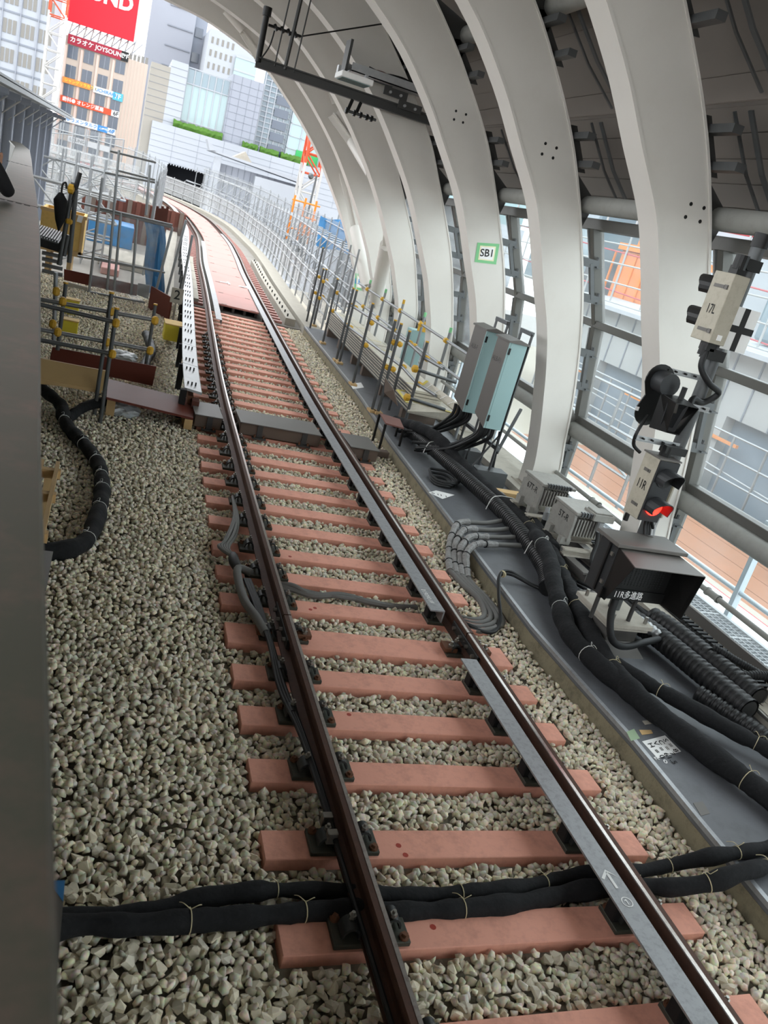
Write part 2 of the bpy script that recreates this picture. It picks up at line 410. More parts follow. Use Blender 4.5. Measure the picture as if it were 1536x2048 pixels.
def scatter(y0, y1, x0, x1f, sp, smin, smax):
    y = y0
    while y < y1:
        x1 = x1f(y); x = x0
        while x < x1:
            X = x+random.uniform(-.45, .45)*sp; Y = y+random.uniform(-.45, .45)*sp
            x += sp
            if X > kerb_x(Y)-0.01: continue
            cx = float(np.interp(Y, _py, _px)); s = random.uniform(smin, smax)
            if abs(X-cx) < 1.165+s*0.35:
                if any(abs(Y-ysl) < (0.145 if i == WIDE else 0.10)+s*0.36 for i, ysl in enumerate(SLEEPERS)): continue
            if Y > 9.9 and Y < 11.0 and abs(X-cx) < 0.6 and False: continue
            pts.append((X, Y, stone_height(X, Y, cx)+random.uniform(-0.018, 0.014)-s*0.1, s))
        y += sp
kx = lambda y: kerb_x(y)
scatter(1.0, 4.6, -2.6, kx, 0.036, 0.044, 0.082)
scatter(4.6, 8.5, -2.9, kx, 0.037, 0.042, 0.076)
scatter(8.5, 13.0, -3.2, kx, 0.039, 0.044, 0.068)
scatter(13.0, 19.9, -4.2, kx, 0.050, 0.050, 0.074)
pts = np.array(pts)
def proj_size(p):
    q = p[:, :3]-CPOS; zf = q@FA; u = IW/2+FPX*(q@RA)/zf; v = IH/2+FPX*(q@DA)/zf
    ok = (u > 132) & (u < IW) & (v > 0) & (v < IH) & (zf > 0); return np.where(ok, FPX*p[:, 3]/zf, 0)
order = np.argsort(-proj_size(pts)); near, rest = pts[order[:300]], pts[order[300:]]
VMESH = []
for i, (vs, fs) in enumerate(VARS):
    me = bpy.data.meshes.new('stone'); me.from_pydata((vs*1.0).tolist(), [], fs.tolist()); me.materials.append(MATS['ballast']); VMESH.append(me)
for p in near:
    o = bpy.data.objects.new('stone', VMESH[random.randrange(24)]); COL.objects.link(o)
    o.location = p[:3]; o.rotation_euler = (random.uniform(-.5, .5), random.uniform(-.5, .5), random.uniform(0, 6.28)); o.scale = (p[3]*1.05,)*3
    o.parent = floor
def rand_rot(n):
    q = rng.normal(size=(n, 4)); q[:, 1:3] *= 0.45; q /= np.linalg.norm(q, axis=1)[:, None]; w, x, y, z = q.T
    # bias towards lying flat (small tilt, any heading)
    return np.stack([np.stack([1-2*(y*y+z*z), 2*(x*y-z*w), 2*(x*z+y*w)], -1), np.stack([2*(x*y+z*w), 1-2*(x*x+z*z), 2*(y*z-x*w)], -1), np.stack([2*(x*z-y*w), 2*(y*z+x*w), 1-2*(x*x+y*y)], -1)], 1)
VV = []; FF = []; TT = []; off = 0; which = rng.integers(0, 24, len(rest))
for k, (vs, fs) in enumerate(VARS):
    P = rest[which == k]; n = len(P)
    R = rand_rot(n); X = np.einsum('nij,vj->nvi', R, vs)*P[:, 3][:, None, None]*1.05 + P[:, None, :3]
    VV.append(X.reshape(-1, 3)); FF.append((fs[None] + (np.arange(n)*len(vs))[:, None, None] + off).reshape(-1, 3))
    TT.append(np.repeat(rng.random(n), len(vs))); off += n*len(vs)
VV = np.concatenate(VV).astype(np.float32); FF = np.concatenate(FF).astype(np.int32); TT = np.concatenate(TT).astype(np.float32)
def big_mesh(name, vv, ff, tone):
    me = bpy.data.meshes.new(name)
    me.vertices.add(len(vv)); me.vertices.foreach_set('co', vv.ravel())
    me.loops.add(ff.size); me.loops.foreach_set('vertex_index', ff.ravel())
    me.polygons.add(len(ff)); me.polygons.foreach_set('loop_start', np.arange(0, ff.size, 3, dtype=np.int32))
    me.update(calc_edges=True)
    a = me.attributes.new('tone', 'FLOAT', 'POINT'); a.data.foreach_set('value', tone)
    me.materials.append(MATS['ballast']); return me
bs = link('ballast_stones', big_mesh('ballast_stones', VV, FF, TT), floor); tag(bs, 'angular grey ballast stones', None, None, 'stuff')

# kerb wall, steel walkway and outer plinth
def strip(mb, x0f, x1f, z0, z1, y0, y1, n=30):
    rings = []
    for i in range(n+1):
        y = y0+(y1-y0)*i/n; a, b = x0f(y), x1f(y); rings.append([(a,y,z0),(b,y,z0),(b,y,z1),(a,y,z1)])
    return mb.loft(rings)
tag(strip(MB(), lambda y: kerb_x(y)+.012, lambda y: kerb_x(y)+0.12, -0.5, -0.1, -3, 19.6).build('wall_right', 'kerb_concrete'), 'stained concrete kerb wall along the right of the ballast', None, None, 'structure')
wk = strip(MB(), lambda y: kerb_x(y)-.0, lambda y: kerb_x(y)+1.9, -0.1, FLZ, -3, 19.6).build('floor_walkway', 'walkway', bevel=0.012)
strip(MB(), lambda y: kerb_x(y)-.004, lambda y: kerb_x(y)+.03, FLZ-.03, FLZ+.002, -3, 19.6).build('edge_angle', 'edge_steel', wk)
tag(wk, 'dark grey steel walkway beside the track', None, None, 'structure')
def out_x(y): return 2.95+0.002*y*y
tag(strip(MB(), lambda y: out_x(y), lambda y: out_x(y)+.66, -0.3, 0.06, -3, 23).build('trim_1', 'plinth'), 'pale plinth strip along the foot of the arches', None, None, 'structure')

# ================================================================== TRACK
PLATE, CLIPM, BOLTM, RB = 'plate_green', 'clip_steel', 'bolt_steel', 'rust_bolt'
def arc_clip(mb, x, y, sgn):
    pts_o = []; pts_i = []
    for i in range(9):
        a = math.pi*(0.0+i/8*1.05); pts_o.append((x+sgn*0.044*math.cos(a), -0.150+0.060*math.sin(a))); pts_i.append((x+sgn*0.034*math.cos(a), -0.150+0.046*math.sin(a)))
    poly = [(px, y-0.042, pz) for px, pz in pts_o+pts_i[::-1]]
    mb.prism(poly, (0, 0.084, 0))
def make_sleeper(wide=False, full=True):
    t = thing('sleeper', (0,0,0), 'reddish-brown composite sleeper', 'sleeper', 'terracotta sleepers of the track')
    w = 0.143 if wide else 0.099
    MB().box(-1.166, 1.139, -w, w, -0.36, -0.19).build('body', 'sleeper', t, bevel=0.004)
    if not full: return t
    for sx in (-1, 1):
        cx = sx*0.75
        pl = MB().box(cx-0.185, cx+0.185, -0.085, 0.085, -0.19, -0.162).build('tie_plate', PLATE, t, bevel=0.004)
        for so in (-1, 1):
            c = MB(); arc_clip(c, cx+so*0.105, 0.02*so, so); c.build('clip', CLIPM, pl, smooth=True)
            b = MB(); b.cyl((cx+so*0.10, 0.0, -0.092), (cx+so*0.10, 0.0, -0.072), 0.018, 6); b.cyl((cx+so*0.10, 0, -0.16), (cx+so*0.10, 0, -0.056), 0.009, 8); b.build('bolt', BOLTM, pl)
            b = MB(); b.cyl((cx+so*0.155, -so*0.058, -0.163), (cx+so*0.155, -so*0.058, -0.135), 0.016, 4); b.cyl((cx+so*0.155, -so*0.058, -0.163), (cx+so*0.155, -so*0.058, -0.15), 0.024, 10); b.build('screw_spike', RB, pl)
    if wide:
        for sx in (-1, 1):
            for so in (-1, 1):
                cx = sx*0.75+so*0.15
                k = MB().box(cx-0.055, cx+0.055, -0.06, 0.06, -0.162, -0.125).build('clamp_block', 'rust_bolt', t, bevel=0.004)
                MB().cyl((cx, -.03, -.125), (cx, -.03, -.075), 0.013, 6).cyl((cx, -.03, -.125), (cx, -.03, -.105), 0.022, 10).build('bolt', BOLTM, k)
    return t
def place(o, p, rz): o.matrix_basis = Matrix.Translation(V(p)) @ Matrix.Rotation(rz, 4, 'Z')
def heading(y):
    d = TP(y+.3)-TP(y-.3); return math.atan2(-d.x, d.y)
protos = {}
for i, y in enumerate(SLEEPERS):
    wide = i == WIDE; full = i < 30; key = (wide, full)
    if key not in protos: s = protos[key] = make_sleeper(wide, full)
    else: s = dup(protos[key], (0,0,0))
    place(s, TP(y), heading(y))
    if wide: lb = 'extra wide reddish-brown sleeper under the rail joint'
    elif i < WIDE: lb = 'reddish-brown sleeper, %s from the wide joint sleeper towards the camera' % ORD[WIDE-i-1]
    elif i < 17: lb = 'reddish-brown sleeper, %s beyond the wide joint sleeper' % ORD[i-WIDE-1]
    else: lb = 'reddish-brown sleeper, %s from the crossing boxes towards the pink deck' % ORD[i-17]
    s['label'] = lb

RAILP = [(-.0635,-.153),(.0635,-.153),(.0635,-.142),(.012,-.126),(.0075,-.118),(.0075,-.052),(.030,-.043),(.0325,-.012),(.026,-.002),(-.026,-.002),(-.0325,-.012),(-.030,-.043),(-.0075,-.052),(-.0075,-.118),(-.012,-.126),(-.0635,-.142)]
SHINE = [(.006,-.004),(.029,-.006),(.027,-.0005),(.006,0)]
def rail(side, y0, y1, label, joint=None):
    t = thing('rail', TP(y0, side*.75, -.153), label, 'rail', 'running rails')
    st = 0.35 if y1 < 25 else 0.7
    sweep_track(y0, y1, side*.75, RAILP, st).build('rail_body', 'rail_rust', t, smooth=True)
    sweep_track(y0, y1, side*.75, [(a if side < 0 else -a, b) for a, b in SHINE], st).build('running_surface', 'rail_polish', t)
    if joint:
        for so in (-1, 1):
            f = sweep_track(joint-.28, joint+.28, side*.75+so*.022, [(-.011,-.124),(.011,-.130),(.011,-.045),(-.011,-.052)], .14).build('fishplate', 'clip_steel', t, bevel=.003)
            for k in range(4):
                y = joint-.21+.14*k; MB().cyl(TP(y, side*.75+so*.03, -.088), TP(y, side*.75+so*.056, -.088), .016, 6).build('bolt', BOLTM, f)
    return t
rail(-1, -1.5, 5.03, 'rusty left running rail in the foreground, nearer than the joint', 5.04)
rail(-1, 5.045, 66, 'left running rail beyond the joint, curving towards the portal')
rail(1, -1.5, 5.03, 'right running rail in the foreground, beside the near guard bar', 5.04)
rail(1, 5.045, 66, 'right running rail beyond the joint, curving towards the portal')

def guard(y0, y1, off0, label, br):
    t = thing('guard_rail', TP(y0, off0, -.1), label, 'guard rail', 'guard rails')
    prof = [(-.065,-.012),(.053,-.012),(.053,-.11),(.065,-.11),(.065,0),(-.065,0)]
    sweep_track(y0, y1, off0, prof, .4).build('angle_bar', 'guard_steel', t)
    for y in br:
        if y0 < y < y1:
            p = TP(y, off0); MB().box(p.x-.01, p.x+.06, y-.04, y+.04, p.z-.165, p.z-.05).build('bracket', 'black_matte', t, bevel=.006)
    return t
g1 = guard(-1.5, 4.64, .575, 'flat grey guard bar inside the right rail, nearest the camera', SLEEPERS)
g2 = guard(5.36, 40, .575, 'long grey guard bar inside the right rail beyond the joint gap', SLEEPERS)
g3 = guard(17.6, 34, -.575, 'light grey guard bar inside the left rail on the pink deck', [])
# chalk marks on the guard bars
p = TP(2.42, .575, 0); text('\u2191', p+V((0,.14,0)), (1,.0,0), (0,1,0), .16, 'chalk', g1, 'chalk_mark', 'CENTER')
text('\u2460', p+V((.005,0,0)), (1,0,0), (0,1,0), .075, 'chalk', g1, 'chalk_mark', 'CENTER')
text('#1060610', TP(5.48, .565, 0), (0,1,0), (-1,0,0), .06, 'chalk', g2, 'chalk_mark')

# cover boxes of the crossing between the rails
def crossing_box(x0, x1, y0, y1, z1, label, straps):
    t = thing('crossing_box', ((x0+x1)/2, (y0+y1)/2, -.19), label, 'cover box', 'crossing boxes')
    MB().box(x0, x1, y0+.02, y1, -.17, z1-.014).build('body', 'box_brown', t, bevel=.008)
    MB().box(x0-.01, x1+.01, y0-.01, y1+.01, z1-.014, z1).build('lid', 'cab_grey', t, bevel=.004)
    for sx in straps:
        s = MB().box(sx-.035, sx+.035, y0-.0, y0+.02, -.18, z1-.014).box(sx-.09, sx+.09, y0-.05, y0+.02, -.19, -.17).build('strap', 'dark_steel', t)
        for d in (-.06, .06): MB().cyl((sx+d, y0-.02, -.17), (sx+d, y0-.02, -.135), .014, 6).build('bolt', 'rust_bolt', s)
    return t
crossing_box(-.41, .67, 9.98, 10.56, -.0, 'long brown-grey cover box across the middle of the track', (-.15, .45))
crossing_box(-.99, -.65, 9.98, 10.6, -.0, 'short brown-grey cover box left of the left rail', (-.8,))
crossing_box(1.03, 1.42, 9.72, 10.3, -.0, 'short brown-grey cover box right of the right rail', (1.25,))
MB().box(1.43, 1.72, 10.1, 10.22, -.2, -.11).build('timber_block', 'box_brown', None, bevel=.01)
tag(bpy.data.objects['timber_block'], 'dark timber block between the right cover box and the kerb', 'timber')

# pink deck between and beside the rails on the bridge
dk = thing('deck_panel_walk', TP(20.2, 0, -.06), 'pink boarded deck between the rails on the bridge', 'deck')
y = 20.15; i = 0
while y < 58:
    L_ = 1.85
    m = MB(); rings = []
    for k in range(5):
        yy = y+(L_-.012)*k/4; rings.append([TP(yy, -.50, -.07), TP(yy, .50, -.07), TP(yy, .50, -.03), TP(yy, -.50, -.03)])
    m.loft(rings).build('deck_panel', 'deck_pink', dk)
    for sx in (-.42, .42):
        a = TP(y+.05, sx, -.028); b = TP(y+.06, sx+(.13 if sx < 0 else -.13), -.028); MB().beam(a, b, .03, .006).build('hand_slot', 'black', dk)
    y += L_; i += 1
for y in (25.2, 25.9):
    pass
for sx in (-.3, .25):
    mb_ = MB(); mb_.beam(TP(23.9, sx, -.02), TP(24.0, sx+.28, -.02), .05, .04); mb_.beam(TP(23.8, sx+.28, -.02), TP(24.2, sx+.24, -.02), .05, .04)
    mb_.build('lifting_bar', 'white_paint', dk)
for k in range(4):
    xx = -.42+.28*k; MB().box(TP(20.2).x+xx, TP(20.2).x+xx+.06, 20.22, 20.4, -.36, -.07).build('support', 'dark_steel', dk)
tag(MB().box(-.5+.81, .55+.81, 20.62, 20.7, -.6, -.1).build('wall_bridge_shade', 'painted_shade'), 'dark sheet painted as the shade under the end of the pink boards', None, None, 'structure')  # dark sheet standing for the shaded gap below the deck
# bridge slab with sleeper blocks either side of the rails
tag(sweep_track(20.1, 64, 0, [(-1.75,-.45),(1.6,-.45),(1.6,-.2),(-1.75,-.2)], 1.0).build('floor_bridge', 'rubble'), 'grey bridge slab carrying the far track', None, None, 'structure')
def far_ties(side, a, b, label):
    t = thing('tie_row', TP(20.3, side*1.0, -.2), label, 'sleepers')
    for k in range(60):
        y = 20.35+.42*k; h = heading(y)
        o = MB().box(-.14, .14, -.075, .075, -.02, .06); ob = o.build('tie_end', 'deck_pink', None) if k == 0 else None
        if k == 0: first = ob
        else: ob = bpy.data.objects.new('tie_end', first.data); COL.objects.link(ob)
        ob.matrix_basis = Matrix.Translation(TP(y, side*.98, -.2)) @ Matrix.Rotation(h, 4, 'Z'); adopt(ob, t)
far_ties(-1, 0, 0, 'row of small pink tie ends left of the far left rail')
far_ties(1, 0, 0, 'row of small pink tie ends right of the far right rail')
t = thing('slab_row', TP(21, 1.3, -.2), 'row of cream cover slabs with lifting loops beside the far right rail', 'cover slabs')
for k in range(9):
    y = 20.3+1.25*k; sweep_track(y, y+1.22, 1.32, [(-.13,-.2),(.13,-.2),(.13,-.02),(-.13,-.02)], .6).build('slab', 'concrete_light', t)
    for d in (.3, .9): MB().cyl(TP(y+d, 1.27, -.02), TP(y+d, 1.27, .05), .02, 6).build('loop', 'black', t)
t = thing('slab_row', TP(21, -1.1, -.2), 'row of cream cover slabs left of the far left rail', 'cover slabs')
for k in range(5):
    y = 20.3+1.6*k; sweep_track(y, y+1.56, -1.06, [(-.14,-.2),(.10,-.2),(.10,-.06),(-.14,-.06)], .6).build('slab', 'concrete_light', t)
# concrete parapet right of the bridge and low kerb left
tag(sweep_track(19.6, 62, 1.82, [(-.22,-.45),(.22,-.45),(.22,-.03),(-.22,-.03)], 1.0).build('wall_bridge_right', 'concrete_light'), 'pale concrete ledge along the right of the bridge', None, None, 'structure')
tag(sweep_track(18.5, 60, -1.78, [(-.22,-.5),(.22,-.5),(.22,-.08),(-.22,-.08)], 1.0).build('wall_bridge_left', 'concrete_light'), 'pale concrete ledge along the left of the bridge', None, None, 'structure')

# third rail with protective cover left of the track
t3 = thing('third_rail', TP(10.5, -1.25, -.19), 'covered third rail with grey cover boards left of the track', 'third rail')
sweep_track(10.45, 62, -1.27, [(-.035,-.03),(.035,-.03),(.035,.08),(-.035,.08)], .6).build('conductor', 'rust_bolt', t3)
y = 10.4
while y < 55:
    ln = 1.42
    cov = sweep_track(y, y+ln, -1.27, [(-.10,.16),(.13,.13),(.13,.155),(.12,.165),(-.10,.19)], .36).build('cover', 'galv', t3)
    for d in (.25, 1.1):
        if y < 32:
            mb_ = MB()
            for k in range(3): mb_.cyl(TP(y+d, -1.32+.05*k, .17), TP(y+d, -1.32+.05*k, .22), .011, 5)
            mb_.build('stud_row', 'black', cov)
    MB().box(TP(y).x-1.42, TP(y).x-1.34, y-.04, y+.04, -.2, .18).build('post', 'black_matte', t3)
    y += ln+.02
sweep_track(10.3, 10.5, -1.2, [(-.05,-.19),(.04,-.19),(.04,.06),(-.05,.06)], .1).build('end_piece', 'red_timber', t3)
yb = thing('yellow_box', TP(15.1, -1.52, -.2), 'yellow painted box beside the third rail', 'box')
b = TP(15.1, -1.52); MB().box(b.x-.16, b.x+.14, 14.85, 15.3, -.12, .16).build('body', 'yellow_box', yb, bevel=.01)
MB().box(b.x-.17, b.x+.15, 14.84, 15.31, .16, .18).build('lid', 'yellow_wood', yb)
n2 = thing('number_plate', TP(17.2, -1.5, -.1), 'small grey post plate with the number 2 beside the third rail', 'sign')
b = TP(17.2, -1.52); MB().box(b.x-.12, b.x+.12, 17.2, 17.22, .2, .5).box(b.x-.02, b.x+.02, 17.22, 17.25, -.2, .5).build('plate', 'concrete_light', n2)
text('2', (b.x, 17.2, .36), (1,0,0), (0,0,1), .26, 'ink', n2, align='CENTER')

# red paint drops on a few sleepers
for (px_, py_) in ((797,1691),(811,1710),(866,1854),(698,1429),(580,1113),(630,1216),(621,1219)):
    p = at(px_, py_, 'z', -.1895); i = min(range(len(SLEEPERS)), key=lambda k: abs(SLEEPERS[k]-p.y))
    sl_ = [o for o in bpy.data.objects if o.name.startswith('sleeper') and o.parent is None and o.get('label') and abs(o.matrix_basis.translation.y-SLEEPERS[i]) < .02]
    if sl_: MB().tube([p, p+V((0,0,.0008))], .016, 10).build('paint_drop', 'paint_drop', sl_[0])
# ground under and behind the station, added to stop light from below
tag(MB().box(-160, 4.2, -70, 56, -4.2, -4.0).build('floor_ground', 'city_ground'), 'street ground far below the station', None, None, 'structure')
tag(MB().box(-2.2, 4.2, -45, -2.5, -.6, -.28).build('floor_back', 'ballast_bed'), 'ballast bed behind the camera', None, None, 'structure')
tag(MB().box(-12, -2.2, -45, -2.0, .75, 1.1).build('floor_platform_back', 'concrete_light'), 'platform behind the camera', None, None, 'structure')

# ================================================================== ARCH RIBS, GLAZING, ROOF
NI = [(3.16,.06),(3.15,.4),(3.07,.83),(2.96,1.27),(2.86,1.64),(2.70,2.1),(2.46,2.6),(2.25,3.06),(2.03,3.47),(1.68,3.92),(1.25,4.47),(.63,5.07),(-.25,5.6),(-1.2,6.0),(-2.4,6.25),(-4,6.35),(-6,6.2),(-8,5.6),(-9.6,4.6),(-10.6,3.2),(-11.1,1.1)]
FI = [(3.13,.06),(3.12,.4),(3.05,.9),(2.98,1.3),(2.82,1.6),(2.62,2.0),(2.35,2.45),(2.05,2.9),(1.68,3.4),(1.3,3.9),(.8,4.42),(.2,4.95),(-.55,5.5),(-1.7,5.9),(-2.6,6.04),(-4,6.15),(-6,6.0),(-8,5.4),(-9.6,4.5),(-10.6,3.1),(-11.1,1.1)]
NO = [(3.58,.06),(3.57,.4),(3.50,.75),(3.43,1.2),(3.32,1.7),(3.18,2.2),(3.0,2.7),(2.78,3.2),(2.54,3.7),(2.25,4.2),(1.88,4.7),(1.35,5.3),(.5,6.0),(-.6,6.5),(-2.0,6.85),(-4,6.95),(-6,6.8),(-8,6.3),(-9.9,5.2),(-11.1,3.4),(-11.6,1.1)]
RIBY = {k: 6.5+2.5*k for k in range(-6, 7)}
def rib_off(y): return 0.002*y*y if y > 0 else 0.0
def blend(k, A, B):
    t = min(1, max(0, (k-1)/5)); return [(a[0]*(1-t)+b[0]*t, a[1]*(1-t)+b[1]*t) for a, b in zip(A, B)]
FO = [(o[0]+f[0]-n[0], o[1]+f[1]-n[1]) for o, f, n in zip(NO, FI, NI)]
def curves(k):
    y = RIBY[k]; dx = rib_off(y)
    I = smooth_path([(x+dx, 0, z) for x, z in blend(k, NI, FI)], 4); O = smooth_path([(x+dx, 0, z) for x, z in blend(k, NO, FO)], 4)
    return I, O
RT = 0.30
RIBLAB = {-6:'white steel arch rib farthest behind the camera', -5:'white steel arch rib second farthest behind the camera', -4:'white steel arch rib third farthest behind the camera', -3:'white steel arch rib just behind the camera', -2:'white steel arch rib beside the camera', -1:'white steel arch rib just outside the right edge of the picture',
 0:'nearest wide white arch rib behind the signal mast', 1:'white arch rib standing behind the two grey junction units', 2:'white arch rib with the green taped SB1 sign, behind the cabinets',
 3:'white arch rib next beyond the one with the SB1 sign', 4:'white arch rib carrying the right leg of the V-brace', 5:'white arch rib at the foot of the V-brace tubes', 6:'farthest white arch rib framing the view of the city'}
RIBS = {}
for k, y in RIBY.items():
    I, O = curves(k); t = thing('arch_rib', (I[0].x, y, .06), RIBLAB[k], 'arch rib', 'white steel arch ribs'); RIBS[k] = t
    rings = []; fl = []; ol = []
    for a, b in zip(I, O):
        d = (b-a).normalized(); a2 = a+d*.03; b2 = b-d*.025
        rings.append([(a2.x, y+.012, a2.z), (b2.x, y+.012, b2.z), (b2.x, y+RT-.012, b2.z), (a2.x, y+RT-.012, a2.z)])
        fl.append([(a.x, y, a.z), (a2.x, y, a2.z), (a2.x, y+RT, a2.z), (a.x, y+RT, a.z)])
        ol.append([(b2.x, y, b2.z), (b.x, y, b.z), (b.x, y+RT, b.z), (b2.x, y+RT, b2.z)])
    MB().loft(rings).build('box_section', 'rib_paint', t, smooth=True)
    MB().loft(fl).build('inner_flange', 'rib_paint', t, smooth=True)
    MB().loft(ol).build('outer_flange', 'rib_paint', t, smooth=True)
    MB().box(I[0].x-.08, O[0].x+.06, y-.06, y+RT+.06, -.02, .075).build('base_plate', 'plinth', t, bevel=.006)
for k, ps in ((0, [(1382,408),(1408,416),(1371,434),(1400,443)]), (1, [(1091,287),(1113,296),(1084,308),(1106,316)]), (2, [(912,222),(932,229),(908,239),(926,245)])):
    for q in ps:
        p = at(*q, 'y', RIBY[k]+.012); MB().cyl(p+V((0,-.002,0)), p+V((0,.01,0)), .017, 12).build('bolt_hole', 'black', RIBS[k])
# splice plate outlines on upper ribs
def sign_on(name, label, corners, k, border, face, txt, tsize, tm):
    """flat taped sign on the front face of rib k, corners by pixel: TL, TR, BR, BL"""
    y = RIBY[k]+.008; P = [at(*c, 'y', y) for c in corners]; c = sum(P, V((0,0,0)))/4
    t = thing(name, c, label, 'sign')
    MB().prism(P, (0, -.002, 0)).build('tape', border, t)
    Q = [c+(p-c)*.72 + V((0,-.003,0)) for p in P]; MB().prism(Q, (0, -.001, 0)).build('backing', 'tape_cream', t)
    Q = [c+(p-c)*.6 + V((0,-.0045,0)) for p in P]; MB().prism(Q, (0, -.001, 0)).build('paper', face, t)
    text(txt, c+V((0,-.006,0)), P[1]-P[0], P[0]-P[3], tsize, tm, t, align='CENTER'); return t
sign_on('taped_sign', 'SB1 sign on cream paper framed with green tape on a white rib', [(955,485),(999,488),(992,529),(949,524)], 2, 'tape_green', 'paper', 'SB1', .15, 'ink')
sign_on('taped_sign', 'green taped KB sign on the farthest rib behind the brace tube', [(711,546),(740,552),(737,584),(708,578)], 6, 'tape_green', 'paper', 'LKB1', .19, 'sign_blue')

# glazing
GP = [(3.72,-.15),(3.72,1.07),(3.50,2.3),(3.02,3.42)]
def gp(z, y):
    zz = [g[1] for g in GP]; xx = [g[0] for g in GP]; k = (y-6.5)/2.5
    sh = np.interp(z, [0, 1.6, 2.9, 3.4], [0, -.04, -.2, -.3])*min(1, max(0, (k-1)/5))
    return float(np.interp(z, zz, xx))+rib_off(y)+float(sh)
n = 0
for k in range(-6, 6):
    n += 1; y0 = RIBY[k]+.16; y1 = RIBY[k+1]+.16
    w = thing('window_%d' % n, (gp(.1, y0), y0, .06), 'tall glazed bay with dark grey frame, %s bay from behind the camera' % ORD[n-1], None, None, 'structure')
    for j in range(3):
        z0, z1 = GP[j][1], GP[j+1][1]
        a, b, c, d = V((gp(z0, y0), y0, z0)), V((gp(z0, y1), y1, z0)), V((gp(z1, y1), y1, z1)), V((gp(z1, y0), y0, z1))
        MB().prism([a, b, c, d], (.012, 0, .004)).build('pane', 'pane', w)
        MB().beam(a+V((-.03,0,0)), d+V((-.03,0,0)), .09, .15, (1,0,0)).build('mullion', 'mullion', w, bevel=.006)
        for sy in (.075,):
            MB().beam(a+V((-.07,sy,.06)), d+V((-.07,sy,-.06)), .025, .05, (1,0,0)).build('bead', 'galv', w)
        MB().beam(a+V((-.03,.0,0)), b+V((-.03,0,0)), .15, .09).build('transom', 'mullion', w, bevel=.006)
    a, b = V((gp(3.42, y0)-.03, y0, 3.42)), V((gp(3.42, y1)-.03, y1, 3.42))
    MB().beam(a, b, .15, .12).build('head', 'mullion', w)
    # Y-brackets holding the mullion to the rib
    for zc in (2.78, 1.72, .55):
        h = .42 if zc < 2 else .4
        if zc < 1: h = .25
        ox = lambda z: gp(z, y0)-.05
        I_, O_ = curves(k); oz = lambda z: float(np.interp(z, [p.z for p in O_[:44]], [p.x for p in O_[:44]]))
        br = MB()
        for s in (-1, 1):
            z = zc+s*h/2; br.box(oz(z)-.02, ox(z)-.02, y0-.10, y0-.06, z-.05, z+.05)
            br.box(ox(z)-.06, ox(z)+.02, y0-.13, y0-.03, z-.035, z-.02); br.cyl((ox(z)-.05, y0-.08, z-.05), (ox(z)-.05, y0-.08, z+.09), .018, 6)
        z0_, z1_ = zc-h/2, zc+h/2; m0 = (oz(z0_)+ox(z0_))/2+.02; m1 = (oz(z1_)+ox(z1_))/2+.02
        br.beam((m0, y0-.08, z0_), (m1, y0-.08, z1_), .05, .05)
        br.build('bracket', 'galv_dark', w)

# purlin tubes along the outside of the ribs
def purlin(rel, r, label, dxfar):
    path = []
    for k in range(-6, 7):
        y = RIBY[k]+.15; t = min(1, max(0, (k-1)/5)); path.append((rel[0]+rib_off(y)+dxfar*t, y, rel[1]))
    th = thing('purlin_tube', path[0], label, 'steel tube', 'horizontal purlin tubes')
    MB().tube(smooth_path(path, 4), r, 16).build('tube', 'tube_grey', th, smooth=True)
    for k in range(-1, 6):
        x, y, z = path[k+6]; I_, O_ = curves(k); ox = float(np.interp(z, [p.z for p in O_[:48]], [p.x for p in O_[:48]]))
        of = lambda zz: float(np.interp(zz, [p.z for p in O_[:48]], [p.x for p in O_[:48]]))-.01
        e = .30
        MB().prism([(of(z+e), y-.02, z+e), (of(z+e)+.07, y-.02, z+e), (x+.02, y-.02, z+.10), (x+.06, y-.02, z-.10), (of(z-e)+.05, y-.02, z-e), (of(z-e), y-.02, z-e), (of(z), y-.02, z)], (0, .02, 0)).build('gusset', 'dark_steel' if z > 2 else 'cab_grey', th)
purlin((3.61, .93), .10, 'thick grey tube running at waist height behind the arch ribs', 0)
purlin((2.76, 3.60), .10, 'thick dark grey tube running along the top of the windows', -.33)
purlin((1.62, 5.36), .12, 'thick dark grey tube running high under the roof', -.45)

# thin service pipe with couplings inside the glass
sp = thing('service_pipe', (3.5, 4, .3), 'thin grey-green pipe with couplings running low along the glass', 'pipe')
pa = [at(1560,1290,'x',3.55), at(1400,1170,'x',3.58), at(1240,1040,'x',3.62), at(1165,968,'x',3.66)]
pa = [V((p.x, p.y, pa[1].z)) for p in pa]; pa = [V((3.5, 0, pa[0].z))]+pa+[V((3.75, 11.5, pa[0].z)), V((4.1, 18, pa[0].z))]
MB().tube(pa, .028, 10).build('pipe', 'tube_grey', sp, smooth=True)
for q in ((1430,1190), (1190,990)):
    p = at(*q, 'x', 3.6); p.z = pa[0].z; p.x = float(np.interp(p.y, [a.y for a in pa], [a.x for a in pa]))
    MB().cyl(p+V((0,-.09,0)), p+V((0,.09,0)), .036, 12).cyl(p+V((0,-.09,0)), p+V((0,-.07,0)), .044, 12).cyl(p+V((0,.07,0)), p+V((0,.09,0)), .044, 12).build('coupling', 'tube_grey', sp, smooth=True)
sup = MB()
for k in range(-1, 5):
    y = RIBY[k]-.3; x = float(np.interp(y, [a.y for a in pa], [a.x for a in pa])); sup.box(x-.02, x+.02, y-.02, y+.02, .06, pa[0].z)
sup.build('support', 'galv_dark', sp)

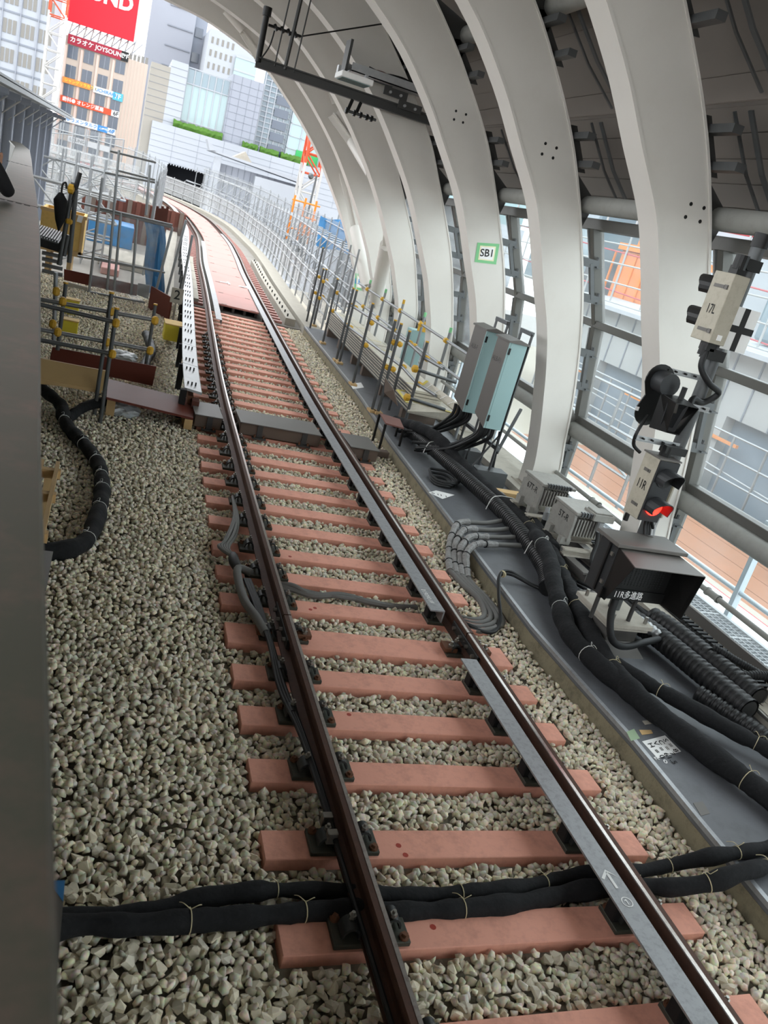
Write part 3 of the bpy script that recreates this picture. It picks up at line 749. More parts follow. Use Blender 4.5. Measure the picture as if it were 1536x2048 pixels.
# roof of stepped boards outside the ribs (planks where the photograph shows them)
ceil = thing('ceiling', (0, 10, 6), 'stepped grey board roof outside the arch ribs', None, None, 'structure')
def roof_line(k):  # roof stops short on the left, shaped to let light in
    y = RIBY[k]; t = min(1, max(0, (k-1)/5)); dx = rib_off(y)
    R = [(3.05-.3*t+dx, 3.50), (2.75-.42*t+dx, 4.05), (2.38-.45*t+dx, 4.65), (1.9-.45*t+dx, 5.3), (1.2-.4*t+dx, 6.05), (.3-.3*t+dx, 6.65), (-.9+dx, 7.05), (-2.4+dx, 7.3), (-4+dx, 7.38), (-6+dx, 7.25), (-7.6+dx, 6.85)]
    return resample(smooth_path([(x, 0, z) for x, z in R], 6), .05)
def along(R, s):
    i = min(len(R)-2, max(0, int(s/.05))); f = s/.05-i; return R[i].lerp(R[i+1], min(1, f)), (R[i+1]-R[i]).normalized()
STEP = 1.12
def roof_pt(R, s, f, y, extra=0.0):
    p, d = along(R, (s+f)*STEP); nrm = V((d.z, 0, -d.x))
    if nrm.z < 0 and nrm.x < 0: nrm = -nrm
    p = p + nrm*(.17*(1-f)+extra); return V((p.x, y, p.z)), nrm
def roof_slab(Ra, Rb, ya, yb, s, f0, f1, e0, th):
    c = [roof_pt(Ra, s, f0, ya, e0), roof_pt(Ra, s, f1, ya, e0), roof_pt(Rb, s, f1, yb, e0), roof_pt(Rb, s, f0, yb, e0)]
    return MB().hexa([p for p, n_ in c]+[p+n_*th for p, n_ in c])
for k in range(-6, 6):
    Ra, Rb = roof_line(k), roof_line(k+1); ya, yb = RIBY[k]+.1, RIBY[k+1]+.1
    ns = int((min(len(Ra), len(Rb))-1)*.05/STEP)
    for s in range(ns):
        fine = -1 <= k <= 2 and s < 3
        roof_slab(Ra, Rb, ya, yb, s, -.03, 1.02, .022 if fine else 0, .02).build('roof_panel', 'roof_plank', ceil)
        if fine:
            for q in range(5): roof_slab(Ra, Rb, ya, yb, s, q/5+.004, (q+1)/5-.004, 0, .018).build('plank', 'roof_plank', ceil)
    # bent hanger bars and gussets beside each rib
    kk = k+1
    if -1 <= kk <= 3:
        R = roof_line(kk); I_, O_ = curves(kk)
        of = lambda zz: float(np.interp(zz, [p.z for p in O_[:48]], [p.x for p in O_[:48]]))
        for s in range(0, 3):
            for j, dy in enumerate((.10, .30)):
                y = RIBY[kk]-dy
                P = [roof_pt(R, s, f, y, e)[0] for f, e in ((1.0, -.16), (.52, -.16), (.06, -.05))]
                for u in range(2): MB().beam(P[u], P[u+1], .055 if j else .03, .018, (1,0,.5)).build('hanger', 'galv_dark', ceil)
            zc = roof_pt(R, s, .72, 0)[0].z-.12
            MB().prism([(of(zc+.22)-.01, RIBY[kk]+.13, zc+.22), (of(zc+.22)+.16, RIBY[kk]+.13, zc+.24), (of(zc-.22)+.17, RIBY[kk]+.13, zc-.20), (of(zc-.22)-.01, RIBY[kk]+.13, zc-.22)], (0, .02, 0)).build('gusset', 'dark_steel', ceil)
            for dz in (-.14, .12):
                z_ = zc+dz; MB().box(of(z_)+.03, of(z_)+.13, RIBY[kk]-.30, RIBY[kk]+.1, z_-.035, z_+.035).build('clamp', 'galv_dark', ceil)

for yb_ in (-14, -20, -26, -32, -38, -44):  # unseen roof added behind the camera to keep light off the upper ribs
    R = roof_line(-6); ns = int((len(R)-1)*.05/STEP)
    for s in range(ns): roof_slab(R, R, yb_-.0, yb_+5.95, s, -.03, 1.02, 0, .02).build('roof_panel', 'roof_plank', ceil)
# lattice braces between the far ribs
br = thing('brace_frame', at(745,600,'y',19.1), 'white tubular V-brace with bolted gussets between the far arch ribs', 'brace')
def brace(a, b, r, g0, g1, flip):
    MB().tube([a, b], r, 18).build('tube', 'rib_paint', br, smooth=True)
    for p, q in ((b, g1), (a, g0)):
        if q is None: continue
        d = (q-p); sd = d.cross(V((0,1,0))).normalized()*.10; n_ = d.cross(sd).normalized()*.02
        g = MB().prism([p-sd*1.1, p+sd*1.1, p+d*.55+sd*1.3, q+sd*1.6, q-sd*1.6, p+d*.55-sd*1.3], n_).build('gusset', 'rib_paint', br)
        g = MB().prism([p-sd*.4+n_*4, p-sd*.4-n_*4, q-n_*5, q+n_*5], sd.normalized()*.03).build('fin', 'rib_paint', br)
        for i in range(6):
            for s_ in (-.6, .6):
                c = p+d*(.12+.13*i)+sd*s_; MB().cyl(c-n_*.6, c-n_*1.6, .022, 6).build('bolt', 'rib_paint', br)
brace(at(735,576,'y',19.6), at(711,458,'y',20.9), .155, at(742,592,'y',19.3), at(690,345,'y',21.1), 1)
brace(at(752,600,'y',18.7), at(774,490,'y',17.1), .155, at(748,612,'y',19.0), at(784,425,'y',16.9), 1)
brace(at(704,285,'y',18.6), at(742,348,'y',17.2), .11, at(668,228,'y',18.9), None, 1)
brace(at(634,104,'y',19.2), at(655,150,'y',19.1), .10, None, at(678,205,'y',18.8), 1)
brace(at(486,60,'y',21.0), at(452,20,'y',21.0), .10, at(520,110,'y',21.0), None, 1)

# overhead contact support beam, fixture, tray
ob = thing('gantry_beam', at(850,242,'y',13.75), 'dark overhead beam with upright and insulators cantilevered from a rib', 'beam')
p0, p1 = at(512,121,'y',13.75), at(862,243,'y',13.75); p1.z = p0.z = (p0.z+p1.z)/2
MB().beam(p0, p1, .03, .13).beam(p0+V((0,0,.065)), p1+V((0,0,.065)), .11, .02).beam(p0-V((0,0,.065)), p1-V((0,0,.065)), .11, .02).build('beam', 'dark_steel', ob)
u0 = V((p0.x+.03, 13.75, p0.z)); u1 = V((p0.x+.03, 13.75, p0.z+.62)); MB().tube([u0, u1], .045, 10).cyl(u1, u1+V((0,0,.12)), .065, 10).build('upright', 'black', ob, smooth=True)
ins = MB()
a = u1+V((.05,0,-.1)); b_ = a+V((.5,0,.0))
ins.tube([a, b_], .02, 8)
for i in range(4): ins.cyl(a+V((.1+.1*i,-.0,-.01)), a+V((.13+.1*i,0,.01)), .05, 10)
ins.tube(smooth_path([u0+V((.03,-.05,.05)), u0+V((.12,-.05,.25)), a+V((.1,-.03,-.05))], 6), .012, 6); ins.tube([b_, b_+V((1.2,0,.55))], .012, 6)
ins.build('insulator', 'black', ob, smooth=True)
for x in (.2, .36, .5): MB().tube([a+V((x,-.02,-.5)), a+V((x+.05,-.02,.9))], .012 if x != .36 else .03, 6).build('hanger_rod', 'dark_steel', ob)
for i in range(3):
    c = p1+V((-.35-.28*i, 0, 0)); MB().box(c.x-.28, c.x+.12, 13.66, 13.68, c.z-.02+.12*(i+.3), c.z+.1+.12*(i+.3)).build('splice_plate', 'dark_steel', ob)
    for d in (-.18, .0): MB().cyl((c.x+d, 13.655, c.z+.03+.12*(i+.3)), (c.x+d, 13.61, c.z+.03+.12*(i+.3)), .022, 8).build('bolt', 'galv', ob)
tr = thing('cable_tray', at(860,185,'y',13.6), 'grey overhead cable tray heaped with tangled cables', 'cable tray')
q0, q1 = at(702,137,'y',13.55), at(866,186,'y',13.55); zq = (q0.z+q1.z)/2
MB().box(q0.x, q1.x+.2, 13.5, 13.52, zq-.06, zq+.06).box(q0.x, q1.x+.2, 13.5, 13.8, zq-.06, zq-.045).box(q0.x, q1.x+.2, 13.78, 13.8, zq-.06, zq+.06).build('tray', 'galv', tr)
for i in range(6):
    path = [(q0.x+.3+.2*j, 13.6+.1*random.random(), zq+.03+.07*random.random()) for j in range(7)]
    MB().tube(smooth_path(path, 4), .012, 6).build('cable', ['rubber', 'black', 'sign_blue', 'rubber', 'red_timber', 'black'][i], tr)
MB().box(q0.x-.1, q0.x-.06, 13.5, 13.8, zq-.15, zq+.35).build('hanger', 'dark_steel', tr)
lf = thing('light_fitting', at(705,158,'y',13.3), 'white box light fitting hanging below the cable tray', 'light')
c = at(707,160,'y',13.3); MB().box(c.x-.25, c.x+.25, 13.05, 13.5, c.z-.03, c.z+.05).build('housing', 'white_paint', lf, bevel=.008)
MB().box(c.x-.22, c.x+.22, 13.08, 13.47, c.z-.04, c.z-.03).build('diffuser', 'bldg_glass', lf)
MB().box(c.x-.24, c.x-.2, 13.4, 13.52, c.z+.05, zq-.05).box(c.x+.2, c.x+.24, 13.4, 13.52, c.z+.05, zq-.05).build('bracket', 'galv', lf)
cr = thing('clamp_rod', at(725,213,'y',13.4), 'short dark rod with clamps hanging under the overhead beam', 'clamp')
a, b = at(690,220,'y',13.5), at(758,214,'y',13.5); b.z = a.z
MB().tube([a, b], .022, 8).build('rod', 'galv_dark', cr)
for f in (.05, .3, .5, .7, .85): c = a.lerp(b, f); MB().cyl(c+V((-.02,0,0)), c+V((.02,0,0)), .045, 8).build('clamp', 'black', cr)
for f in (.08, .35): c = a.lerp(b, f); MB().beam(c, c+V((.05,.05,.18)), .05, .02, (0,1,0)).build('hook', 'black', cr)

# ================================================================== EQUIPMENT ON THE WALKWAY
# ---- two tall junction cabinets on an angle-iron stand
def cabinet(y0, dep, x0, w, z0, z1, label, num):
    t = thing('cabinet', (x0+w/2, y0+dep/2, z0), label, 'cabinet', 'tall junction cabinets')
    zb = z0+.0
    MB().hexa([(x0,y0,z0),(x0+w,y0,z0),(x0+w,y0+dep,z0+.02),(x0,y0+dep,z0+.10),(x0,y0,z1),(x0+w,y0,z1),(x0+w,y0+dep,z1),(x0,y0+dep,z1)]).build('body', 'cab_grey', t, bevel=.004)
    d = MB().box(x0+.02, x0+w-.005, y0-.018, y0, z0+.005, z1-.01).build('door', 'teal', t, bevel=.004)
    MB().box(x0-.0, x0+.018, y0-.016, y0, z0+.005, z1-.01).build('door_edge', 'teal', t)
    for z in (z0+.1, z1-.16): MB().box(x0+.01, x0+.035, y0-.026, y0-.016, z, z+.08).build('hinge', 'black', d)
    MB().prism([(x0-.02,y0-.04,z1-.01),(x0+w+.02,y0-.04,z1-.01),(x0+w+.02,y0-.04,z1+.01),(x0+w/2,y0-.04,z1+.045),(x0-.02,y0-.04,z1+.01)], (0, dep+.06, 0)).build('roof', 'cab_grey', t)
    text(num, (x0, y0+dep*.55, z0+(z1-z0)*.76), (0,-1,0), (0,0,1), .085, 'ink_grey', t, align='CENTER')
    return t
cabinet(9.0, .36, 2.42, .25, .74, 1.86, 'nearer tall teal-doored cabinet lettered ALB-F1 on its grey side', 'ALB-F1')
cabinet(9.72, .40, 2.42, .25, .74, 1.86, 'farther tall teal-doored cabinet standing behind the ALB-F1 cabinet', 'ALB-F')
st = thing('cabinet_stand', (2.72, 9.4, .06), 'grey angle-iron stand carrying the two teal cabinets', 'stand')
for y in (9.02, 9.33, 9.74, 10.1):
    MB().beam((2.70, y, .06), (2.70, y, 2.0), .05, .012, (1,0,0)).build('upright', 'galv_dark', st)
for ya, yb in ((9.02, 9.33), (9.74, 10.1)):
    MB().beam((2.70, ya, 2.0), (2.70, yb, 2.0), .05, .05).build('top_rail', 'galv_dark', st)
MB().beam((2.72, 9.0, .5), (2.72, 10.15, .5), .05, .05).build('cross_rail', 'galv_dark', st)
MB().beam((2.70, 9.05, .72), (2.9, 9.3, .1), .04, .012).build('diagonal', 'galv_dark', st)
MB().beam((2.45, 9.1, .12), (2.70, 9.05, .66), .04, .012).build('diagonal', 'galv_dark', st)
MB().beam((3.2, 9.6, .95), (2.72, 9.0, .45), .04, .03).build('diagonal', 'galv_dark', st)
for y in (9.05, 9.9): MB().box(2.5, 2.95, y-.1, y+.12, -.03, .2).build('footing', 'galv_dark', st)
# cable bundles sagging from the cabinets to the floor
for ci, (yy, lab) in enumerate(((9.15, 'bundle of thick black cables hanging from the nearer teal cabinet'), (9.9, 'bundle of thick black cables hanging from the farther teal cabinet'))):
    t = thing('cable_bundle', (2.3, yy, 0), lab, 'cables', 'cabinet cable bundles')
    for i in range(9):
        a = V((2.46+.022*(i % 9), yy+random.uniform(-.08,.2), .76)); e = V((2.05+.03*(i % 4)+random.uniform(-.05,.05), yy+.75+random.uniform(-.1,.25), .02+.035*(i//3)))
        path = [a, a+V((-.01,.02,-.18)), a.lerp(e, .4)+V((.0,0,-.19)), a.lerp(e, .75)+V((0,0,-.09)), e]
        MB().tube(smooth_path(path, 7), .024, 8).build('cable', 'rubber', t, smooth=True)

# ---- two impedance-bond style grey units on I-beams
def bond_unit(x0, y0, z0, label, num, small=1.0, lid=False):
    t = thing('junction_unit', (x0+.2, y0+.25, z0), label, 'junction unit', 'grey finned junction units')
    L_, W_, H_ = .46, .40, .33
    MB().box(x0+.03, x0+W_, y0+.06, y0+L_, z0+.08, z0+H_).build('housing', 'device_grey', t, bevel=.012)
    MB().prism([(x0,y0,z0+.02),(x0,y0+L_,z0+.02),(x0,y0+L_,z0+H_-.06),(x0,y0+L_*.7,z0+H_),(x0,y0+.02,z0+H_),(x0,y0,z0+H_-.05)], (.03, 0, 0)).build('side_plate', 'device_grey', t)
    lidm = MB().box(x0-.01, x0+W_+.03, y0-.02, y0+L_, z0+H_, z0+H_+.035).build('lid', 'device_grey', t, bevel=.006)
    for i in range(9):
        MB().box(x0+.05+.037*i, x0+.065+.037*i, y0-.01, y0+.07, z0+.1, z0+H_-.04).build('fin', 'device_grey', t)
        MB().box(x0+.05+.036*i, x0+.07+.036*i, y0-.035, y0+.01, z0+H_+.0, z0+H_+.045).build('lid_bolt', 'galv_dark', lidm)
    MB().box(x0-.06, x0+.06, y0+.02, y0+.09, z0-.02, z0+.06).box(x0-.05, x0+.02, y0+.3, y0+.4, z0-.02, z0+.08).build('foot', 'device_grey', t)
    text(num, (x0, y0+L_*.45, z0+H_*.72), (0,-1,0), (0,0,1), .10, 'ink', t, align='CENTER')
    if lid:
        MB().box(x0+.18, x0+W_+.04, y0-.06, y0+.16, z0+H_-.02, z0+H_+.06).box(x0+.2, x0+W_+.02, y0-.04, y0+.14, z0+H_+.06, z0+H_+.075).build('terminal_box', 'device_grey', t, bevel=.01)
    return t
bond_unit(2.62, 7.55, .21, 'grey finned junction unit lettered 67T-R, beside the rib foot', '67T-R')
bond_unit(2.58, 6.72, .21, 'grey finned junction unit lettered 5T-R, nearer the signal mast', '5T-R', lid=True)
bm_ = thing('support_frame', (2.7, 7, -.03), 'pale steel I-beam frame under the two junction units', 'frame')
for x in (2.58, 2.98): MB().box(x-.05, x+.05, 6.2, 8.4, .0, .02).box(x-.008, x+.008, 6.2, 8.4, .02, .11).box(x-.05, x+.05, 6.2, 8.4, .11, .13).build('longitudinal_beam', 'cab_grey', bm_)
for y in (6.62, 7.05, 7.5, 7.9): MB().box(2.5, 3.12, y-.045, y+.045, .13, .145).box(2.5, 3.12, y-.006, y+.006, .145, .19).box(2.5, 3.12, y-.045, y+.045, .19, .205).build('cross_beam', 'plinth', bm_)
for (x, y, c) in ((2.66, 7.36, 'galv'), (2.78, 7.40, 'red_timber')):
    t = thing('cable_gland', (x, y, .1), 'steel cable gland on a black lead between the junction units' if c == 'galv' else 'red-banded cable gland between the junction units', 'cable gland')
    MB().cyl((x, y, .02), (x, y, .26), .032, 10).build('sleeve', 'rubber', t, smooth=True); MB().cyl((x, y, .22), (x, y, .30), .036, 8).cyl((x, y, .30), (x, y+.02, .36), .028, 8).build('gland', c, t)
    MB().cyl((x, y, .12), (x, y, .135), .034, 10).build('band', 'yellow_plastic' if c == 'galv' else 'red_timber', t)

# ---- signal mast
MX, MY = 2.12, 5.12
ms = thing('signal_mast', (MX, MY, FLZ), 'grey signal mast on a bolted base plate and pedestal', 'mast')
MB().box(1.90, 2.33, 4.82, 5.38, .27, .31).box(1.92, 2.31, 4.84, 5.36, .24, .27).build('base_plate', 'plinth', ms, bevel=.004)
MB().box(2.06, 2.36, 5.0, 5.28, .06, .25).build('pedestal', 'cab_grey', ms, bevel=.006)
MB().hexa([(1.98,4.88,FLZ),(2.42,4.88,FLZ),(2.42,5.32,FLZ),(1.98,5.32,FLZ),(2.06,5.0,.06),(2.36,5.0,.06),(2.36,5.28,.06),(2.06,5.28,.06)]).build('footing', 'cab_grey', ms)
MB().cyl((MX, MY, .3), (MX, MY, 3.32), .052, 18).build('pole', 'galv_dark', ms, smooth=True)
MB().cyl((MX, MY, 3.32), (MX, MY, 3.42), .062, 18).build('cap', 'black', ms, smooth=True)
for x in (1.95, 2.28):
    for y in (4.88, 5.3): MB().cyl((x, y, .31), (x, y, .37), .016, 6).build('anchor_bolt', 'bolt_steel', ms)
def bar(p, ln, z, y, m='galv'):
    b = MB().box(p, p+ln, y-.003, y+.003, z-.02, z+.02).box(p, p+ln, y-.02, y+.003, z-.02, z-.015).build('angle_bar', m, ms)
    for f in (.15, .35, .6, .85): MB().cyl((p+ln*f, y-.004, z+.004), (p+ln*f, y-.03, z+.004), .008, 6).build('bolt', 'black', b)
bar(1.68, .36, 2.33, 5.10); bar(1.74, .42, 2.12, 5.0); bar(1.62, .42, 1.80, 5.02)
# conduit wrapped round the pole
MB().tube(smooth_path([(1.98,5.06,2.56),(1.97,5.04,2.42),(2.06,5.0,2.32),(2.2,5.02,2.26),(2.12,5.05,2.16),(1.98,5.0,2.18),(1.93,4.95,2.10)], 8), .024, 10).build('flexible_conduit', 'rubber', ms, smooth=True)
MB().tube(smooth_path([(1.68,5.05,1.98),(1.62,5.02,1.84),(1.64,5.03,1.74),(1.72,5.03,1.69)], 8), .014, 8).build('lead', 'black', ms, smooth=True)
for i in range(5):
    MB().tube(smooth_path([(2.02+.03*i,5.04,1.22),(2.04+.025*i,5.05,1.12),(2.05+.02*i,5.02,1.04)], 5), .014, 8).build('lead', 'black' if i < 3 else 'galv', ms, smooth=True)

def hood(mb, c, r, ln, dirv, ang0=-.15, ang1=1.15, n=14, th=.006):
    """open-bottom visor: part cylinder of length ln along dirv (+-1 in y) with a slanted mouth"""
    ro, ri = [], []
    for i in range(n+1):
        a = math.pi*(ang0+(ang1-ang0)*i/n); s = math.sin(a)
        l2 = ln*(0.62+0.38*max(0, s))
        ro.append((V((c.x+r*math.cos(a), c.y, c.z+r*math.sin(a))), V((c.x+r*math.cos(a), c.y+dirv*l2, c.z+r*math.sin(a)))))
        ri.append((V((c.x+(r-th)*math.cos(a), c.y, c.z+(r-th)*math.sin(a))), V((c.x+(r-th)*math.cos(a), c.y+dirv*l2, c.z+(r-th)*math.sin(a)))))
    for i in range(n):
        mb.hexa([ro[i][0], ro[i+1][0], ri[i+1][0], ri[i][0], ro[i][1], ro[i+1][1], ri[i+1][1], ri[i][1]])
    return mb
# signal 11R: red aspect lit, faces the camera
s1 = thing('railway_signal', (1.9, 4.95, 1.2), 'two-lamp signal 11R with the lower red lamp lit', 'signal', 'signal heads on the mast')
MB().box(1.80, 1.99, 4.88, 5.07, 1.20, 1.70).build('case', 'signal_cream', s1, bevel=.004)
MB().box(1.805, 1.985, 4.862, 4.88, 1.205, 1.695).build('front_panel', 'signal_dark', s1)
MB().box(1.79, 2.0, 4.87, 5.08, 1.70, 1.712).build('top_plate', 'cab_grey', s1)
for z, lamp in ((1.56, False), (1.33, True)):
    c = V((1.895, 4.862, z)); MB().cyl(c+V((0,.0,0)), c+V((0,-.012,0)), .072, 20).build('lens', 'red_lamp' if lamp else 'black', s1, smooth=True)
    hood(MB(), c, .082, .17, -1).build('visor', 'signal_dark', s1, smooth=True)
for z in (1.58, 1.30):
    l_ = MB().box(1.795, 1.80, 4.93, 5.01, z-.012, z+.012).box(1.788, 1.797, 4.95, 4.98, z-.006, z+.006).build('latch', 'cab_grey', s1)
MB().cyl((1.9, 4.97, 1.712), (1.9, 4.97, 1.79), .045, 12).box(1.86, 2.06, 4.93, 5.01, 1.74, 1.80).build('mount', 'black', s1)
MB().box(1.995, 2.10, 4.92, 4.97, 1.28, 1.34).cyl((1.99, 4.94, 1.2), (2.06, 4.97, 1.12), .012, 8).build('cable_entry', 'black', s1)
MB().cyl((1.8, 5.0, 1.2), (1.8, 5.0, 1.14), .02, 8).build('padlock', 'black', s1)
text('11R', (1.80, 4.975, 1.46), (0,-1,0), (0,0,1), .10, 'ink', s1, align='CENTER', sx=.75)
bp_ = thing('back_box', (2.04, 5.1, 1.22), 'pale square box behind signal 11R', 'box')
MB().box(2.02, 2.14, 5.03, 5.06, 1.20, 1.50).build('plate', 'signal_cream', bp_); MB().box(2.13, 2.145, 5.01, 5.07, 1.20, 1.50).build('rim', 'signal_cream', bp_)
# signal 17L: back towards the camera
s2 = thing('railway_signal', (1.95, 5.05, 2.6), 'grey signal 17L seen from behind at the top of the mast', 'signal', 'signal heads on the mast')
MB().box(1.90, 2.045, 4.98, 5.20, 2.60, 3.10).build('case', 'signal_cream', s2, bevel=.004)
for z in (2.98, 2.74):
    c = V((1.985, 5.20, z)); hood(MB(), c, .085, .20, 1, -.2, 1.2).build('visor', 'black', s2, smooth=True)
    MB().cyl(c, c+V((0,.01,0)), .08, 16).build('lens', 'lens_dark', s2)
for z in (3.0, 2.68): MB().box(1.893, 1.90, 5.04, 5.15, z-.012, z+.012).box(1.888, 1.9, 5.0, 5.03, z-.016, z+.016).build('latch', 'cab_grey', s2)
MB().box(1.945, 2.02, 5.03, 5.12, 3.10, 3.16).cyl((1.98, 5.07, 3.14), (1.98, 5.07, 3.24), .05, 12).box(1.98, 2.14, 5.03, 5.12, 3.15, 3.23).build('top_mount', 'black', s2)
MB().box(1.945, 2.02, 5.03, 5.12, 2.54, 2.60).cyl((1.97, 5.08, 2.58), (1.97, 5.08, 2.5), .04, 12).box(1.98, 2.14, 5.03, 5.12, 2.48, 2.56).build('bottom_mount', 'black', s2)
MB().box(1.955, 1.995, 4.974, 4.98, 2.63, 2.67).build('tag', 'white_paint', s2)
text('17L', (1.90, 5.09, 2.83), (0,-1,0), (0,0,1), .095, 'ink', s2, align='CENTER', sx=.7)
xp = thing('cross_plate', (2.2, 5.08, 2.6), 'white plate with a black cross beside signal 17L', 'sign')
MB().box(2.08, 2.32, 5.06, 5.065, 2.58, 2.90).build('plate', 'white_paint', xp)
MB().box(2.175, 2.225, 5.057, 5.06, 2.58, 2.90).box(2.08, 2.32, 5.056, 5.06, 2.715, 2.765).build('cross', 'ink', xp)
# black repeater with deep hood
s3 = thing('repeater_signal', (1.75, 5.0, 1.9), 'black hooded repeater signal with lobed back board on the mast', 'signal')
c1, c2 = at(1320,762,'y',5.08), at(1296,823,'y',5.08)
out = []
ax = (c1-c2).normalized(); pr = V((ax.z, 0, -ax.x)); r1, r2 = .125, .11
for i in range(13):
    a = -math.pi*.08+math.pi*1.16*i/12; out.append(c1+(pr*math.cos(a)+ax*math.sin(a))*r1)
out.append(c1.lerp(c2, .5)-pr*.075)
for i in range(13):
    a = math.pi*.92+math.pi*1.16*i/12; out.append(c2+(pr*math.cos(a)+ax*math.sin(a))*r2)
out.append(c1.lerp(c2, .5)+pr*.075)
MB().prism(out, (0, .012, 0)).build('back_board', 'black', s3)
MB().tube([c1+V((0,-.13,0)), c1], .085, 18).build('upper_hood', 'signal_dark', s3, smooth=True)
hb = at(1310,815,'y',5.0)
F = [at(1353,807,'y',4.72), at(1397,818,'y',4.72), at(1358,870,'y',4.72), at(1334,864,'y',4.80)]
B = [at(1323,787,'y',4.98), at(1362,795,'y',4.98), at(1335,858,'y',4.98), at(1299,853,'y',4.98)]
for i in range(4):
    a, b, c, d = F[i], F[(i+1) % 4], B[(i+1) % 4], B[i]; nn = (b-a).cross(d-a).normalized()*.006
    MB().hexa([a, b, c, d, a+nn, b+nn, c+nn, d+nn]).build('hood_side', 'black', s3)
mid = [f.lerp(b, .45) for f, b in zip(F, B)]; MB().prism(mid, (0, .01, 0)).build('screen', 'signal_dark', s3)
MB().prism([mid[0]+V((.03,-.004,-.02)), mid[0]+V((.09,-.004,-.02)), mid[3]+V((.10,-.004,.03)), mid[3]+V((.02,-.004,.03)), mid[3].lerp(mid[0], .5)+V((.015,-.004,0))], (0, -.003, 0)).build('painted_reflection', 'cab_grey', s3)  # grey shape painted as a reflection on the screen
MB().cyl(B[1]+V((-.08,-.1,-.01)), B[1]+V((-.08,-.1,.09)), .02, 8).build('cable_entry', 'black', s3)
MB().box(hb.x-.12, hb.x-.09, 5.055, 5.06, hb.z-.06, hb.z-.03).build('tag', 'white_paint', s3)
# route indicator 11R
ri = thing('route_indicator', (1.95, 4.9, .4), 'large black hooded route indicator lettered 11R at the mast foot', 'signal')
MB().box(1.66, 2.25, 4.78, 5.02, .56, 1.0).build('case', 'signal_dark', ri, bevel=.004)
MB().box(1.62, 2.29, 4.74, 5.06, 1.0, 1.03).build('lid', 'cab_grey', ri, bevel=.004)
x0, x1, zt, zb = 1.67, 2.24, .985, .56
HT = [V((x0,4.78,zt)), V((x1,4.78,zt)), V((x1+.06,4.50,zt-.035)), V((x0-.03,4.50,zt-.035))]
MB().prism(HT, (0, 0, .006)).build('hood_top', 'cab_grey', ri)
MB().prism([V((x1,4.78,zt)), V((x1+.06,4.50,zt-.035)), V((x1+.02,4.52,zb)), V((x1,4.78,zb))], (.006, 0, 0)).build('hood_side', 'black', ri)
MB().prism([V((x0,4.78,zt)), V((x0-.03,4.50,zt-.035)), V((x0,4.72,zb)), V((x0,4.78,zb))], (-.006, 0, 0)).build('hood_side', 'black', ri)
MB().box(x0, x1, 4.772, 4.78, zb+.09, zt-.03).build('screen', 'black', ri)
dots = MB()
for i in range(16):
    for j in range(14): dots.cyl((x0+.05+.03*i, 4.773, zb+.13+.02*j), (x0+.05+.03*i, 4.768, zb+.13+.02*j), .006, 5)
tag(dots.build('lamp_dots', 'signal_dark', ri), None, None, None, 'stuff')
MB().box(x0-.03, x1, 4.755, 4.772, zb, zb+.09).build('name_strip', 'black', ri)
text('11R\u591a\u9032\u8def', (x0+.09, 4.755, zb+.045), (1,0,0), (0,0,1), .075, 'white_paint', ri, sx=.8)
for z in (.9, .66): MB().box(1.645, 1.66, 4.8, 4.83, z, z+.03).build('latch', 'bolt_steel', ri)
MB().box(1.645, 1.66, 4.86, 4.88, .58, .98).build('seam', 'black', ri)
for x in (1.75, 2.12): MB().cyl((x, 4.9, .31), (x, 4.9, .57), .018, 8).build('leg', 'dark_steel', ri)
MB().tube(smooth_path([(1.80,4.76,.56),(1.80,4.74,.42),(1.86,4.70,.24),(2.05,4.75,.15),(2.32,4.85,.15),(2.55,4.95,.14)], 8), .03, 10).build('cable', 'rubber', ri, smooth=True)

# ---- corrugated conduits and wrapped cables on the walkway
def corrugated(path, r, pitch, name, label, m='conduit', cat='conduit', group=None, hollow=False):
    P = resample(smooth_path(path, 10), pitch/5); R = []
    for i in range(len(P)): R.append(r*(1.0 if i % 5 in (1, 2, 3) else .86))
    o = MB().tube(P, R, 16, cap=not hollow)
    t = thing(name, P[0], label, cat, group)
    o.build('tube', m, t, smooth=True)
    return t, P
def wrapped(path, r, label, name='wrapped_cable', ties=(), tm='string', m='wrap_cloth', amp=.10, cat='cable', group=None, seed=0):
    rr = random.Random(seed); P = resample(smooth_path(path, 10), .035); R = []; ph = rr.random()*6
    tie_i = [int(f*(len(P)-1)) for f in ties]
    for i in range(len(P)):
        k = 1+amp*(.5*math.sin(i*.31+ph)+.5*math.sin(i*.83+ph*2))+rr.uniform(-.03,.03)
        if any(abs(i-j) <= 1 for j in tie_i): k *= .90
        R.append(r*k)
    t = thing(name, P[0], label, cat, group)
    MB().tube(P, R, 14).build('sleeve', m, t, smooth=True)
    for j in tie_i:
        if 0 < j < len(P)-1:
            d = (P[j+1]-P[j-1]).normalized(); mb_ = MB().tube([P[j]-d*.0022, P[j]+d*.0022], R[j]+.003, 14)
            up = V((0,0,1)); sd = d.cross(up).normalized(); top = P[j]+up*(R[j]+.004)-sd*.01
            mb_.tube(smooth_path([top, top+up*.02+d*.03, top+d*.05-sd*.02], 4), .002, 5); mb_.tube(smooth_path([top, top+up*.015-d*.03-sd*.02, top-d*.04-sd*.05-up*.01], 4), .002, 5)
            mb_.build('tie', tm, t)
    return t
corrugated([(2.18,10.9,.06),(2.22,10.2,.10),(2.25,9.5,.11),(2.30,8.6,.11),(2.33,7.8,.11),(2.27,7.0,.10),(2.15,6.3,.08),(1.98,5.9,.06)], .088, .045, 'corrugated_conduit', 'longest black corrugated conduit running along the walkway to the cabinets', group='corrugated conduits')
